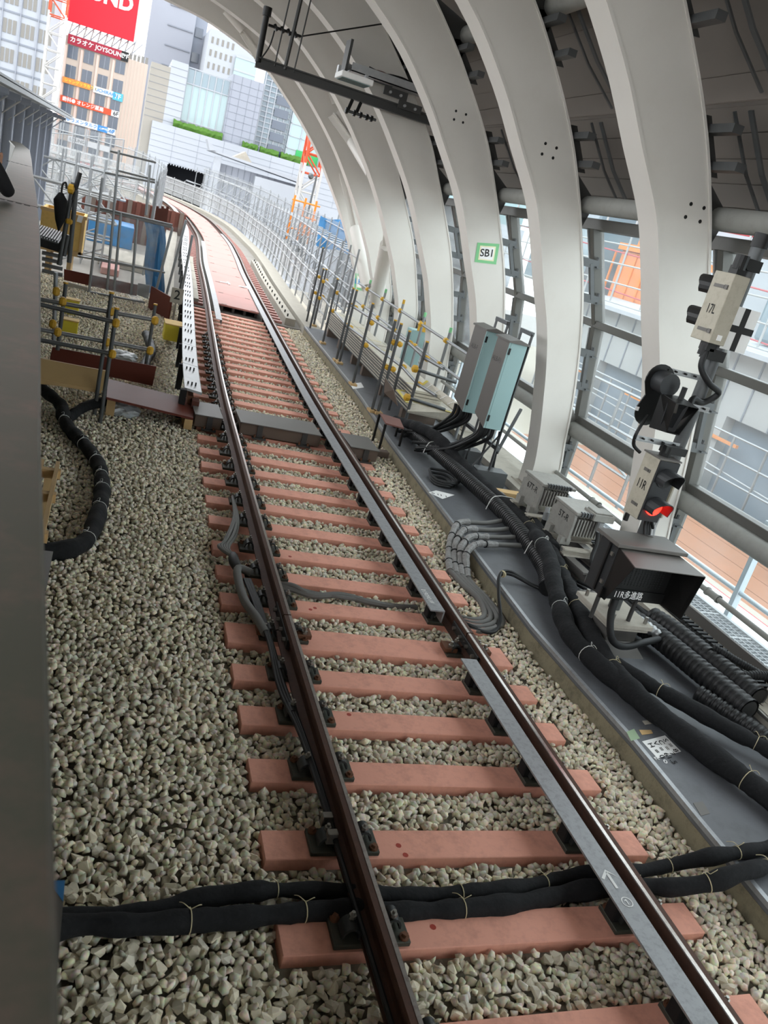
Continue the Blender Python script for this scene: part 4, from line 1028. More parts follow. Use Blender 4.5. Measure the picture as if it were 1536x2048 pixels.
wrapped([(2.14,11.3,.05),(2.20,10.5,.22),(2.28,9.9,.26),(2.38,9.2,.16),(2.45,8.4,.12),(2.50,7.6,.10),(2.42,6.8,.12),(2.27,6.3,.13),(2.11,5.75,.12),(1.97,5.2,.08),(1.87,4.75,.06),(1.83,4.2,.06),(1.95,3.7,.06),(2.12,3.2,.06),(2.35,2.6,.06),(2.6,2.0,.06)], .082, 'thick black cloth-wrapped cable nearest the walkway edge, tied with string', ties=(.42,.55,.62,.72,.86), seed=1)
wrapped([(2.30,6.9,.20),(2.14,6.3,.22),(1.95,5.8,.16),(1.78,5.25,.08),(1.72,4.95,.06),(1.75,4.6,.05),(1.84,4.2,.045)], .080, 'black wrapped cable crossing over the conduit below the junction units', ties=(.12,.55,.8), seed=2, tm='tie_white')
wrapped([(1.92,4.6,.06),(2.04,4.35,.07),(2.22,4.05,.08),(2.42,3.75,.08),(2.7,3.4,.08),(3.1,2.9,.08)], .062, 'black cable with a pale string tie branching right over the walkway', ties=(.2,.55,), seed=3)
wrapped([(2.6,8.3,.06),(2.66,7.8,.10),(2.55,7.2,.13),(2.45,6.7,.14)], .07, 'short black wrapped cable beside the junction unit frame', ties=(.5,), seed=4)
for i, (pth, lb) in enumerate((([(2.55,5.35,.10),(2.62,5.1,.11),(2.68,4.6,.11),(2.74,4.0,.11)], 'left of the two big open-ended corrugated conduits'), ([(2.84,5.45,.10),(2.90,5.2,.11),(2.95,4.7,.11),(3.0,4.18,.11)], 'right of the two big open-ended corrugated conduits'))):
    t, P = corrugated(pth, .098, .06, 'corrugated_conduit', lb+' by the mast', group='corrugated conduits', hollow=True)
    d = (P[-1]-P[-2]).normalized(); MB().tube([P[-1], P[-1]-d*.3], .08, 14).build('bore', 'black', t)
    for j in range(3):
        a = P[-1]-d*.1+V((.03*(j-1),0,-.05)); MB().tube(smooth_path([a, a+d*.3+V((.02*j,0,-.03)), a+d*.9+V((.1*j,0,-.03))], 5), .018, 8).build('cable', ['bolt_steel','rubber','rubber'][j], t, smooth=True)
corrugated([(2.5,4.3,.05),(2.58,4.15,.04),(2.66,3.95,.04),(2.72,3.75,.04)], .07, .05, 'corrugated_conduit', 'short corrugated conduit half hidden below the two big conduits', group='corrugated conduits')
corrugated([(2.95,4.75,.22),(3.15,4.55,.18),(3.35,4.3,.16),(3.6,4.1,.16)], .035, .022, 'flexible_conduit', 'upper thin ribbed conduit leaving the big conduits to the right', m='rubber')
corrugated([(2.98,4.4,.16),(3.12,4.38,.2),(3.28,4.38,.2),(3.5,4.42,.18)], .04, .024, 'flexible_conduit', 'lower thin ribbed conduit leaving the big conduits to the right', m='rubber')
corrugated([(2.22,5.75,.10),(2.3,5.6,.16),(2.36,5.45,.16),(2.4,5.3,.1)], .05, .04, 'flexible_conduit', 'short grey ribbed conduit behind the mast base plate', m='grey_cable')
corrugated([(2.5,5.25,.16),(2.52,5.12,.17),(2.6,5.0,.14)], .05, .045, 'flexible_conduit', 'short pale ribbed conduit right of the mast base plate', m='galv')
t = thing('lead_bundle', (2.6, 5.6, .05), 'black leads feeding the big corrugated conduits behind the mast', 'cables')
for i in range(7):
    MB().tube(smooth_path([(2.3+.1*i,6.2,.03),(2.4+.08*i,5.8,.06+.02*(i % 3)),(2.55+.06*i,5.5,.08),(2.58+.055*i,5.3,.1)], 6), .017, 8).build('cable', 'rubber', t, smooth=True)
t = thing('unit_lead', (2.9, 6.6, .3), 'black cable hanging from the 5T-R unit down to the floor', 'cable')
MB().tube(smooth_path([(2.86,6.66,.44),(2.86,6.6,.3),(2.80,6.5,.15),(2.78,6.25,.03),(2.9,6.0,.0)], 8), .022, 10).build('cable', 'rubber', t, smooth=True); MB().cyl((2.86,6.66,.42),(2.86,6.66,.52), .032, 8).build('gland', 'galv', t)
# small coil near the papers
t = thing('cable_coil', (2.0, 8.9, .03), 'coil of thin black leads beside the conduit near the paper labels', 'cable coil')
for i in range(3):
    c = V((2.0+.03*i, 8.85+.05*i, -.008+.022*i)); MB().tube([c+V(((.13+.02*i)*math.cos(a), (.2+.04*i)*math.sin(a), .01*math.sin(3*a))) for a in [2*math.pi*j/28 for j in range(29)]], .018, 7).build('turn', 'rubber', t, smooth=True)
corrugated([(2.3,8.95,.02),(2.15,8.75,.03),(1.98,8.72,.02)], .03, .02, 'flexible_conduit', 'thin ribbed lead lying by the cable coil', m='rubber')
# white tie straps over the conduit
for i, (x, y, dy) in enumerate(((2.33,7.95,-.05), (2.25,6.75,-.02), (2.22,9.9,.0))):
    t = thing('strap', (x, y, .1), ['white strap round the conduit in front of the 67T-R unit', 'white strap round the wrapped cables below the 5T-R unit', 'white strap round the cables under the cabinets'][i], 'strap', 'white cable straps')
    pts_ = [(x-.13, y-.06, .05), (x-.08, y-.04, .19), (x+.02, y, .215), (x+.15, y+.06, .2), (x+.3, y+.12, .17), (x+.42, y+.2, .1)]
    MB().tube(smooth_path(pts_, 5), .006, 6).build('band', 'tie_white', t)
# grey taped cables curling over the kerb
t = thing('taped_cables', (1.4, 6.9, 0), 'four grey cables in crinkled tape curling over the kerb into the ballast', 'cables')
for i in range(4):
    A = [(2.25,7.55-.22*i,.06),(2.02,7.48-.19*i,.03),(1.84,7.44-.19*i,.03),(1.64-.005*i,7.36-.18*i,.03),(1.48-.0*i,7.12-.14*i,-.03),(1.37+.03*i,6.86-.09*i,-.12),(1.28+.05*i,6.55-.04*i,-.18)]
    B = [(1.28+.05*i,6.55-.04*i,-.18),(1.31+.04*i,6.25,-.18),(1.36+.035*i,6.0,-.18),(1.32+.045*i,5.75-.04*i,-.2),(1.18,5.62-.06*i,-.20),(1.0,5.66-.06*i,-.21),(.86,5.74-.06*i,-.22)]
    P = resample(smooth_path(A, 8), .03); rr = random.Random(i)
    n1 = int(len(P)*.32)
    MB().tube(P[:n1+1], .026, 10).build('cable', 'grey_cable', t, smooth=True)
    MB().tube(P[n1:], [.036*(1+rr.uniform(-.16,.16)) for _ in P[n1:]], 10).build('tape_wrap', 'grey_tape', t)
    MB().tube(smooth_path(B, 8), .027, 10).build('cable', 'grey_cable', t, smooth=True)
    for f in (.45, .6, .75, .9): 
        p = P[int(f*(len(P)-1))]; q = P[int(f*(len(P)-1))-1]; d = (p-q).normalized(); MB().tube([p-d*.006, p+d*.006], .041, 10).build('band', 'rubber', t)
t = thing('looped_cable', (1.5, 6.0, 0), 'pair of thin black cables looping from the walkway down to the right rail', 'cable')
for i in range(2):
    MB().tube(smooth_path([(2.02,5.95+.03*i,.0),(1.90,6.05+.02*i,.0),(1.72,6.17+.02*i,.03+.02*i),(1.56,6.1,.03+.02*i),(1.46,5.85,-.04),(1.40,5.6,-.16),(1.25,5.45-.03*i,-.2),(1.02,5.5-.02*i,-.18),(.85,5.75,-.16)], 8), .016, 8).build('cable', 'rubber', t, smooth=True)
MB().tube([(1.60,6.13,.04),(1.615,6.14,.045)], .035, 10).build('tie', 'string', t)
t = thing('rail_bond_cable', (.9, 5.2, -.15), 'grey bond cable lying along the outside of the right rail by the joint', 'cable')
MB().tube(smooth_path([(.90,5.6,-.17),(.89,5.4,-.13),(.88,5.15,-.12),(.93,4.9,-.17),(.97,4.6,-.20),(.95,4.3,-.18),(.9,4.15,-.13)], 8), .018, 8).build('cable', 'grey_cable', t, smooth=True)
# cross-track bond cables between sleepers near the joint
t = thing('bond_cables', (0, 5.8, -.2), 'twisted grey bond cables lying between two sleepers across the track', 'cables')
for i in range(3):
    MB().tube(smooth_path([(-.7,5.83+.02*i,-.19),(-.5,5.80,-.17+.02*i),(-.3,5.74+.05*(i % 2),-.18),(-.05,5.78-.04*(i % 2),-.17),(.2,5.74+.03*(i % 2),-.19),(.45,5.74,-.21),(.66,5.78,-.22)], 8), .018 if i else .028, 8).build('cable', 'grey_cable', t, smooth=True)
# leads along the left rail
t = thing('rail_leads', (-.85, 5.6, -.15), 'tangle of grey and black leads along the outside of the left rail', 'cables')
for i in range(5):
    o_ = .018*i
    MB().tube(smooth_path([(-.78,7.6,-.12),(-.80-.01*i,7.0,-.10),(-.86-.03*i,6.65-.04*i,-.12+.02*(i % 2)),(-.96-.02*i,6.35,-.12),(-.90,6.15,-.13)], 8), .015, 8).build('lead', 'grey_cable', t, smooth=True)
MB().tube(smooth_path([(-.93,6.25,-.13),(-.94,6.1,-.12),(-.92,5.95,-.12)], 5), [.03,.034,.04,.044,.046,.046,.044,.042,.04,.036,.03], 10).build('splice', 'rubber', t, smooth=True)
MB().tube(smooth_path([(-.82,5.92,-.12),(-.93,5.93,-.10),(-.95,5.72,-.11),(-.94,5.4,-.11),(-.89,5.15,-.10),(-.85,4.95,-.11)], 8), .034, 10).build('sleeve', 'grey_cable', t, smooth=True)
for i in range(3):
    MB().tube(smooth_path([(-.90+.02*i,5.75,-.10),(-.88+.02*i,5.3,-.09),(-.85+.01*i,4.8,-.10),(-.86+.02*i,4.3,-.12),(-.82+.01*i,3.8,-.10),(-.81+.008*i,3.2,-.09),(-.80,2.95,-.10)], 8), .015, 8).build('lead', 'rubber', t, smooth=True)
MB().tube([(-.80,2.95,-.1),(-.79,-1,-.1)], .013, 8).build('lead', 'rubber', t, smooth=True)
for y in (3.1, 2.98): MB().box(-.845, -.79, y-.02, y+.02, -.13, -.06).build('clip', 'bolt_steel', t, bevel=.004)
# wrapped cables crossing the track between the nearest sleepers, and the one on the left
GC = lambda L: [tuple(p) for p in L]
UZ = lambda a, b, z: tuple(at(a, b, 'z', z))
wrapped([(-2.56,2.62,-.16),(-2.3,2.62,-.15),(-2.03,2.60,-.15),UZ(300,1822,-.16),UZ(390,1800,-.17),UZ(520,1782,-.16),UZ(640,1782,-.17),UZ(800,1792,-.18),UZ(920,1786,-.18),UZ(1040,1775,-.18),UZ(1160,1750,-.18),UZ(1280,1742,-.16),UZ(1350,1728,-.12),UZ(1430,1712,-.02),UZ(1536,1694,.02),(2.6,2.9,.02)], .043, 'farther of the two black wrapped cables crossing under the rails in front', ties=(.28,.46,.56,.64,.72,.80), seed=5, amp=.2, group='wrapped cables crossing the track')
wrapped([(-2.56,2.5,-.14),(-2.3,2.50,-.13),UZ(150,1850,-.14),UZ(260,1850,-.14),UZ(380,1842,-.15),UZ(500,1834,-.16),UZ(640,1822,-.17),UZ(800,1824,-.18),UZ(920,1818,-.18),UZ(1040,1806,-.18),UZ(1160,1782,-.18),UZ(1280,1772,-.17),UZ(1340,1775,-.13),UZ(1420,1765,-.05),UZ(1480,1745,.02),UZ(1536,1732,.03),(2.6,2.72,.04)], .050, 'nearer of the two black wrapped cables crossing under the rails in front', ties=(.2,.30,.45,.66,.74,.82), seed=6, amp=.2, group='wrapped cables crossing the track')
wrapped([(-2.92,5.84,-.12),(-2.7,5.86,-.12),(-2.5,5.9,-.13),(-2.26,5.99,-.13),(-2.12,6.2,-.13),(-2.06,6.6,-.13),(-2.03,7.05,-.13),(-2.03,7.5,-.13),(-2.08,8.0,-.13),(-2.22,8.5,-.13),(-2.38,8.9,-.13),(-2.48,9.2,-.1),(-2.55,9.6,-.06),(-2.8,10.0,-.02)], .072, 'thick black wrapped cable snaking over the ballast on the left', ties=(.2,.34,.43,.5,.58,.68,.82), tm='tie_white', seed=7, amp=.12)
wrapped([(-2.46,9.25,-.12),(-2.3,9.7,-.08),(-2.1,10.0,-.06),(-1.95,10.25,-.05)], .06, 'short dark wrapped cable running under the brown plank', seed=8)
wrapped([(-1.6,12.0,-.14),(-1.5,13.0,-.12),(-1.42,13.6,-.08),(-1.5,14.5,-.02)], .07, 'dark cable curving beside the third rail behind the left scaffold', seed=9, m='rubber')

# ---- papers, stickers and marks on the walkway
def floor_paper(corners, z, label, lines, name='paper_label', m='paper', cat='label'):
    P = [at(*c, 'z', z) for c in corners]; t = thing(name, P[0], label, cat)
    MB().prism(P, (0, 0, .0015)).build('sheet', m, t)
    return t, P
z = FLZ+.001
t, P = floor_paper([(1330,1471),(1362,1503),(1315,1517),(1284,1483)], z, 'white paper lettered S C V H with numbers stuck on the walkway', None)
ux = (P[1]-P[0]).normalized(); uy = ((P[0]-P[3])).normalized(); Ln = (P[0]-P[3]).length
for i, s in enumerate(('S = 8', 'C = 7', 'V = 61.5', 'H = 0')):
    text(s, P[0]+ux*.03-uy*(Ln*(.17+.22*i))+V((0,0,.002)), ux, uy, .068, 'ink', t, lift=.0015)
t, P = floor_paper([(857,985),(872,981),(909,990),(885,998)], z, 'pair of small white paper labels beside the cable coil', None); 
ux = (P[2]-P[1]).normalized(); uy = (P[0]-P[3]).normalized(); text('0 11 1', P[3].lerp(P[1], .45), ux, V((-ux.y, ux.x, 0)), .08, 'ink', t, lift=.003, align='CENTER')
floor_paper([(1253,1464),(1268,1458),(1280,1477),(1262,1482)], z, 'scrap of pale green tape at the walkway edge', None, 'tape_scrap', 'tape_pale', 'tape')
floor_paper([(1278,1460),(1302,1460),(1306,1467),(1284,1470)], z, 'scrap of brown tape beside the lettered paper', None, 'tape_scrap', 'timber', 'tape')
floor_paper([(1284,1442),(1308,1439),(1312,1446),(1290,1450)], z, 'scrap of beige tape nearest the wrapped cable', None, 'tape_scrap', 'plinth', 'tape')
floor_paper([(1386,1606),(1405,1603),(1420,1627),(1402,1632)], z, 'grey tape patch on the near walkway', None, 'tape_scrap', 'cab_grey', 'tape')
floor_paper([(700,768),(722,765),(728,775),(706,778)], z, 'white label on the walkway under the third scaffold post', None)
t = thing('chalk_note', at(1320,1521,'z',z), 'small white chalk arrow and zero on the walkway', 'chalk mark')
text('\u2190 0', at(1320,1520,'z',z), (.9,-.5,0), (.5,.9,0), .06, 'chalk', t, align='CENTER')
# drain grating, upstand and toothed strip by the glass
gr = thing('drain_grating', (3.6, 4.5, .06), 'galvanised drain grating along the foot of the glass', 'grating')
MB().box(3.42, 3.45, -1, 9.2, .06, .16).build('upstand', 'cab_grey', gr)
GZ = -.12; gx0 = at(1345,1205,'z',GZ).x; gx1 = gx0+.52; y = 2.6
while y < 9.6:
    g = MB()
    for yy in (y, y+.49): g.box(gx0, gx1, yy, yy+.012, GZ-.03, GZ)
    for i in range(7): xx = gx0+(gx1-gx0)*i/6; g.box(xx-.004, xx+.004, y, y+.5, GZ-.03, GZ)
    for i in range(1, 8): g.box(gx0, gx1, y+.0625*i-.003, y+.0625*i+.003, GZ-.02, GZ)
    g.build('grate_panel', 'galv', gr); y += .505
MB().box(gx0, gx1, 2.6, 9.6, GZ-.2, GZ-.12).build('tray', 'yard_slate', gr)
for xx in (gx0-.05, gx1): MB().box(xx, xx+.05, 2.6, 9.6, GZ-.2, GZ+.01).build('kerb', 'galv', gr)
ts = thing('toothed_strip', (3.3, 4.5, .06), 'black ridged rubber strip along the grating', 'rubber strip')
MB().box(3.22, 3.36, 2.0, 9.0, .06, .075).build('base', 'rubber', ts)
tt = MB()
for i in range(100): tt.box(3.23, 3.34, 2.0+.07*i, 2.04+.07*i, .075, .10)
tag(tt.build('teeth', 'rubber', ts), None, None, None, 'stuff')

# ---- rib-foot plinth and timber by the cabinet feet
pt = thing('timber_plank', (2.4, 8.6, .1), 'pale timber plank lying by the rib foot near the 67T-R unit', 'plank')
MB().box(2.45, 3.2, 8.42, 8.56, .06, .12).build('plank', 'timber', pt, bevel=.004)

# ================================================================== SCAFFOLD RAILING AND BOARDS ON THE RIGHT
def yclamp(c, parent, r=.045, d=(0,1,0)):
    d = V(d).normalized(); return MB().tube([c-d*.05, c-d*.03, c+d*.03, c+d*.05], [.02, r, r, .02], 8).build('clamp', 'yellow_plastic', parent, smooth=True)
POSTS = [((613,643),(635,493)),((620,656),(642,537)),((627,652),(647,538)),((645,687),(673,558)),((672,722),(705,577)),((678,727),(708,580)),((705,770),(745,608)),((743,823),(783,640)),((755,827),(795,647)),((777,820),(817,663)),((805,862),(855,685))]
sc = thing('scaffold_railing', at(745,823,'z',FLZ), 'row of steel scaffold posts with yellow clamps along the walkway edge', 'scaffold')
inner = []
for i, (b, tp) in enumerate(POSTS):
    B = at(*b, 'z', FLZ); T = at(*tp, 'y', B.y); T.x = B.x; inner.append((B, T))
    MB().cyl(B, T, .0245, 10).build('post', 'scaf_dark', sc, smooth=True); MB().cyl(T, T+V((0,0,.02)), .027, 8).build('cap', 'yellow_plastic', sc)
    if i in (2, 3, 4, 5, 6, 7, 8): MB().box(B.x-.06, B.x+.06, B.y-.09, B.y+.09, FLZ, FLZ+.04).build('timber_pad', 'timber', sc)
for zr in (1.12, .72):
    pth = [V((B.x+.03, B.y, zr if B.y < 17 else zr)) for B, T in inner]; pth.sort(key=lambda p: p.y)
    a, b = pth[0]-V((-.08,.6,0)), pth[-1]+V((.1,.8,0))
    MB().tube([a]+pth[::3]+[b], .0245, 10).build('ledger', 'scaf_tube', sc, smooth=True)
    for p in pth: yclamp(p+V((.03,0,.0)), sc)
# outer row behind the boards
so = thing('scaffold_railing', (3.0, 14, FLZ), 'second row of scaffold posts with yellow clamps between the boards and the ribs', 'scaffold')
for i in range(6):
    y = 10.9+1.5*i; x = 3.0+.05*(y-10.9); 
    MB().cyl((x, y, .06), (x, y, 1.42), .0245, 10).build('post', 'scaf_tube', so, smooth=True); MB().cyl((x, y, 1.42), (x, y, 1.5), .028, 8).build('cap', 'tape_green' if i % 3 else 'yellow_plastic', so)
    for zr in (1.28, .88): yclamp(V((x-.03, y, zr)), so)
for zr in (1.28, .88): MB().tube([(2.92, 9.9, zr), (2.98, 10.9, zr), (3.0+.05*8.5, 19.4, zr)], .0245, 10).build('ledger', 'scaf_tube', so, smooth=True)
MB().tube([(2.02, 10.85, .98), (2.75, 10.9, .90)], .0245, 10).build('cross_ledger', 'scaf_dark', so, smooth=True)
MB().tube([(2.02, 10.85, .55), (2.70, 10.9, .47)], .0245, 10).build('cross_ledger', 'scaf_dark', so, smooth=True)
for c in ((2.04, 10.85, .98), (2.04, 10.85, .55), (2.66, 10.3, .72), (2.60, 10.25, .62)): yclamp(V(c), so, .055, (1,0,0))
# stack of long aluminium boards
for i in range(8):
    for j, (ya, yb) in enumerate(((11.6, 15.3), (15.4, 19.2))):
        z = .16+.048*i; dy = random.uniform(-.05, .05); xo = 2.42+.05*(ya-11.6)+random.uniform(-.01, .01)
        t = thing('scaffold_board', (xo, ya, z), 'long metal scaffold board, %s from the top of the %s stack' % (ORD[7-i], 'nearer' if j == 0 else 'farther'), 'board', 'stacked metal scaffold boards')
        d = V((.05*(yb-ya), yb-ya, 0)); MB().obox((xo, ya+dy, z), (.5, 0, 0), d, (0, 0, .038)).build('deck', 'alu_board', t)
        MB().obox((xo-.004, ya+dy, z), (.004, 0, 0), d, (0, 0, .02)).build('edge', 'galv_dark', t)
        if i == 7:
            for f in (.12, .5, .88):
                MB().obox(V((xo, ya+dy, z+.038))+d*f, (.5, 0, 0), d*.006, (0, 0, .002)).build('stripe', 'board_yellow', t)
            MB().obox((xo+.24, ya+dy, z+.0385), (.012, 0, 0), d, (0, 0, .001)).build('seam', 'galv_dark', t)
tb = thing('timber_bearers', (2.6, 12, .06), 'dark timber bearers under the board stacks', 'timber')
for y in (11.9, 13.4, 14.9, 15.9, 17.4, 18.8): MB().box(2.4+.05*(y-11.6), 3.0+.05*(y-11.6), y-.06, y+.06, FLZ, .16).build('bearer', 'box_brown', tb)
bl = thing('board_end_panel', (2.35, 11.2, .1), 'brown plywood end panel leaning at the near end of the board stack', 'panel')
MB().prism([at(770,755,'y',11.5), at(787,780,'y',11.3), at(795,812,'y',11.2), at(768,785,'y',11.4)], (.02, .02, 0)).build('panel', 'box_brown', bl)
def holed(pts4, label, n):
    t = thing('perforated_plank', pts4[0], label, 'plank', 'perforated metal planks')
    P = [V(p) for p in pts4]; nrm = (P[1]-P[0]).cross(P[3]-P[0]).normalized()
    if nrm.z < 0: nrm = -nrm
    MB().prism(P, nrm*-.03).build('deck', 'alu_board', t)
    for i in range(n):
        for j in range(4):
            u, v = (i+.5+.25*(j % 2))/(n+.5), (j+.6)/4.4; c = (P[0].lerp(P[1], u)).lerp(P[3].lerp(P[2], u), v); MB().cyl(c+nrm*.001, c+nrm*.003, .012, 6).build('hole', 'white_paint', t)
    MB().beam(P[0]+nrm*.004, P[1]+nrm*.004, .05, .005).build('edge_stripe', 'board_yellow', t); return t
holed([at(820,800,'z',.42), at(905,826,'z',.42), at(908,842,'z',.30), at(815,822,'z',.30)], 'perforated metal plank at the near foot of the board stack', 8)
holed([at(845,770,'z',.55), at(855,762,'z',.62), at(925,812,'z',.55), at(905,818,'z',.45)], 'tilted perforated metal plank leaning behind the near plank', 5)
yd = thing('yellow_edged_deck', at(800,790,'z',.38), 'metal deck plate with yellow edge at the near end of the boards', 'deck plate')
MB().prism([at(795,780,'z',.4), at(840,785,'z',.4), at(900,820,'z',.4), at(815,805,'z',.4)], (0,0,-.03)).build('plate', 'alu_board', yd)
MB().beam(at(795,780,'z',.405), at(815,805,'z',.405), .05, .01).beam(at(795,780,'z',.405), at(840,785,'z',.405), .04, .01).build('edge', 'board_yellow', yd)
bt = thing('low_table', (1.8, 10.5, -.2), 'small reddish-brown plate on black legs at the kerb beside the boards', 'stand')
Q = [at(760,826,'z',.24), at(800,838,'z',.24), at(808,856,'z',.24), at(772,846,'z',.24)]; MB().prism(Q, (0, 0, -.02)).build('top', 'table_brown', bt)
for q in Q: MB().beam(q-V((0,0,.02)), V((q.x, q.y, -.2 if q.x < 1.75 else FLZ)), .03, .03, (0,1,0)).build('leg', 'black', bt)
# pale blue box and orange lamp behind the ribs
pb = thing('control_box', at(828,700,'y',14.8), 'pale blue-green box with an orange lamp between the far ribs', 'box')
c = at(828,690,'y',15.1); MB().box(c.x-.15, c.x+.15, 15.0, 15.3, c.z-.5, c.z+.3).build('case', 'teal', pb, bevel=.01); MB().box(c.x-.06, c.x+.12, 14.98, 15.0, c.z+.3, c.z+.5).build('lamp', 'yellow_plastic', pb)

# ================================================================== FENCE AND SCAFFOLD ALONG THE BRIDGE
def bridge_scaffold(y0, y1, off, h, step, label, m, panel, outrig):
    t = thing('bridge_railing', TP(y0, off, 0), label, 'railing'); y = y0; k = 0
    while y < y1:
        p = TP(y, off, -.05); MB().cyl(p, p+V((0,0,h)), .024, 6).build('post', m, t)
        q = TP(min(y+step, y1+.2), off, -.05)
        for z in ((.35, .75, h-.15) if h < 1.5 else (.6, 1.2, h-.2)): MB().cyl(p+V((0,0,z)), q+V((0,0,z)), .02, 6).build('ledger', m, t)
        if panel:
            a, b = p+V((.03,0,.08)), q+V((.03,0,.08)); MB().hexa([a, b, b+V((.01,0,0)), a+V((.01,0,0)), a+V((0,0,h-.15)), b+V((0,0,h-.15)), b+V((.01,0,h-.15)), a+V((.01,0,h-.15))]).build('mesh_panel', panel, t)
        if outrig and y > 22.4:
            MB().cyl(p+V((0,0,h-.2)), p+V((.9,.1,h-.25)), .02, 6).build('outrigger', m, t); MB().cyl(p+V((0,0,.5)), p+V((.9,.1,h-.3)), .018, 6).build('strut', m, t)
            if k % 2 == 0: MB().beam(p+V((.05,0,h*.55)), q+V((.05,0,h*.55)), .22, .02).build('platform', m, t)
        y += step; k += 1
bridge_scaffold(19.9, 56, 2.05, 1.15, 1.25, 'low white mesh-panelled railing along the right of the bridge', 'scaf_light', 'white_net', False)
bridge_scaffold(19.6, 54, 2.45, 2.1, 1.05, 'tall galvanised scaffold frame along the right of the bridge', 'scaf_tube', None, True)
bridge_scaffold(23, 54, 3.5, 2.3, 1.7, 'outer scaffold frame with grey netting right of the bridge', 'scaf_tube', 'wire_mesh', False)
bridge_scaffold(22, 52, -2.35, 2.3, 1.6, 'scaffold frame with netting along the left of the bridge', 'scaf_tube', 'wire_mesh', False)

# ================================================================== WORK SITE ON THE LEFT
sl = thing('scaffold_barrier', (-2.1, 9.6, -.2), 'scaffold-tube barrier with yellow clamps on the ballast at the left', 'scaffold')
def lpost(b, t_, m='scaf_dark', r=.0245, yb=None, zb=-.2):
    B = at(*b, 'z', zb) if yb is None else at(*b, 'y', yb); T = at(*t_, 'y', B.y); T.x = B.x
    MB().cyl(B, T, r, 10).build('post', m, sl, smooth=True); MB().cyl(T, T+V((0,0,.02)), r+.004, 8).build('cap', 'yellow_plastic', sl); return B, T
A1 = lpost((200,845), (232,618)); A2 = lpost((188,830), (227,588)); A3 = lpost((290,738), (310,610), zb=-.05); A4 = lpost((115,700), (130,567), zb=.3); 
L_ = lambda a, b, m='scaf_tube': MB().cyl(a, b, .0245, 10).build('ledger', m, sl, smooth=True)
y1 = A1[0].y; L_(at(60,604,'y',y1), at(225,643,'y',y1), 'scaf_dark'); L_(at(60,676,'y',y1), at(217,706,'y',y1), 'scaf_dark')
y2 = A2[0].y+.05; L_(at(60,595,'y',y2), at(308,640,'y',y2)); L_(at(60,655,'y',y2), at(300,700,'y',y2))
L_(at(112,545,'y',y2+.4), at(107,690,'y',y2+.4)); 
for q, yy in (((222,622),y2),((310,640),y2),((214,683),y2),((300,700),y2),((126,602),y2),((116,663),y2),((113,582),y2+.3),((106,647),y2+.3),((232,645),y1),((225,707),y1)): yclamp(at(*q,'y',yy)+V((0,-.03,0)), sl, .04, (0,0,1))
def plank(name, P, vec, m, label, cat='plank'):
    t = thing(name, P[0], label, cat); MB().prism(P, vec).build('board', m, t, bevel=.003); return t
bk = plank('plywood_board', [at(105,694,'y',11.6), at(313,733,'y',11.6), at(305,772,'y',11.6), at(98,727,'y',11.6)], (0, .02, 0), 'brown_ply', 'upright dark brown plywood board behind the bamboo board', 'board')
bb = plank('bamboo_board', [at(60,713,'y',10.0), at(213,742,'y',10.0), at(208,782,'y',9.9), at(60,766,'y',9.9)], (0, .03, 0), 'bamboo', 'upright bamboo-coloured board left of the scaffold post', 'board')
MB().box(-2.9, -2.13, 9.9, 10.0, .07, .11).build('batten', 'timber', bb)
Pp = [at(215,757,'z',.10), at(388,800,'z',-.04), at(387,836,'z',-.04), at(213,794,'z',.10)]
bpk = plank('brown_plank', Pp, (0, 0, -.03), 'brown_ply', 'glossy brown plank sloping from the scaffold down to the crossing box')
MB().box(Pp[2].x-.1, Pp[2].x-.0, Pp[2].y, Pp[2].y+.5, -.2, -.07).build('bearer', 'timber', bpk)
MB().box(-2.05, -1.95, 9.9, 10.5, -.2, .07).build('bearer', 'timber', bpk)
for i, (q, lab) in enumerate((((240,820), 'crumpled grey plastic bag under the brown plank'), ((243,712), 'crumpled white plastic sheet on the ballast behind the scaffold'))):
    c = at(*q, 'z', -.15); t = thing('plastic_bag', c, lab, 'plastic bag'); bm = bmesh.new(); bmesh.ops.create_icosphere(bm, subdivisions=3, radius=1)
    rr = random.Random(i)
    for v in bm.verts: f = .75+.4*rr.random(); v.co = V((v.co.x*.24*f, v.co.y*.2*f, v.co.z*.09*f))+c
    me = bpy.data.meshes.new('bag'); bm.to_mesh(me); bm.free(); me.materials.append(MATS['plastic_sheet']); link('bag', me, t)
plank('loose_board', [at(254,587,'z',-.18), at(275,587,'z',-.18), at(290,605,'z',-.18), at(268,606,'z',-.18)], (0,0,-.02), 'concrete_light', 'pale loose board lying on the ballast before the gate', 'board')
for i, (a, b, c_) in enumerate((((131,592),(147,600),(134,620)), ((125,632),(143,640),(123,645)))):
    p = at(*a, 'z', .1); t = thing('yellow_block', p, ['upper', 'lower'][i]+' yellow block behind the left scaffold clamps', 'block')
    MB().box(p.x, p.x+.25, p.y-.1, p.y+.1, -.2, .06).build('block', 'yellow_box', t, bevel=.01); MB().box(p.x-.01, p.x+.26, p.y-.11, p.y+.11, .06, .08).build('top', 'yellow_wood', t)
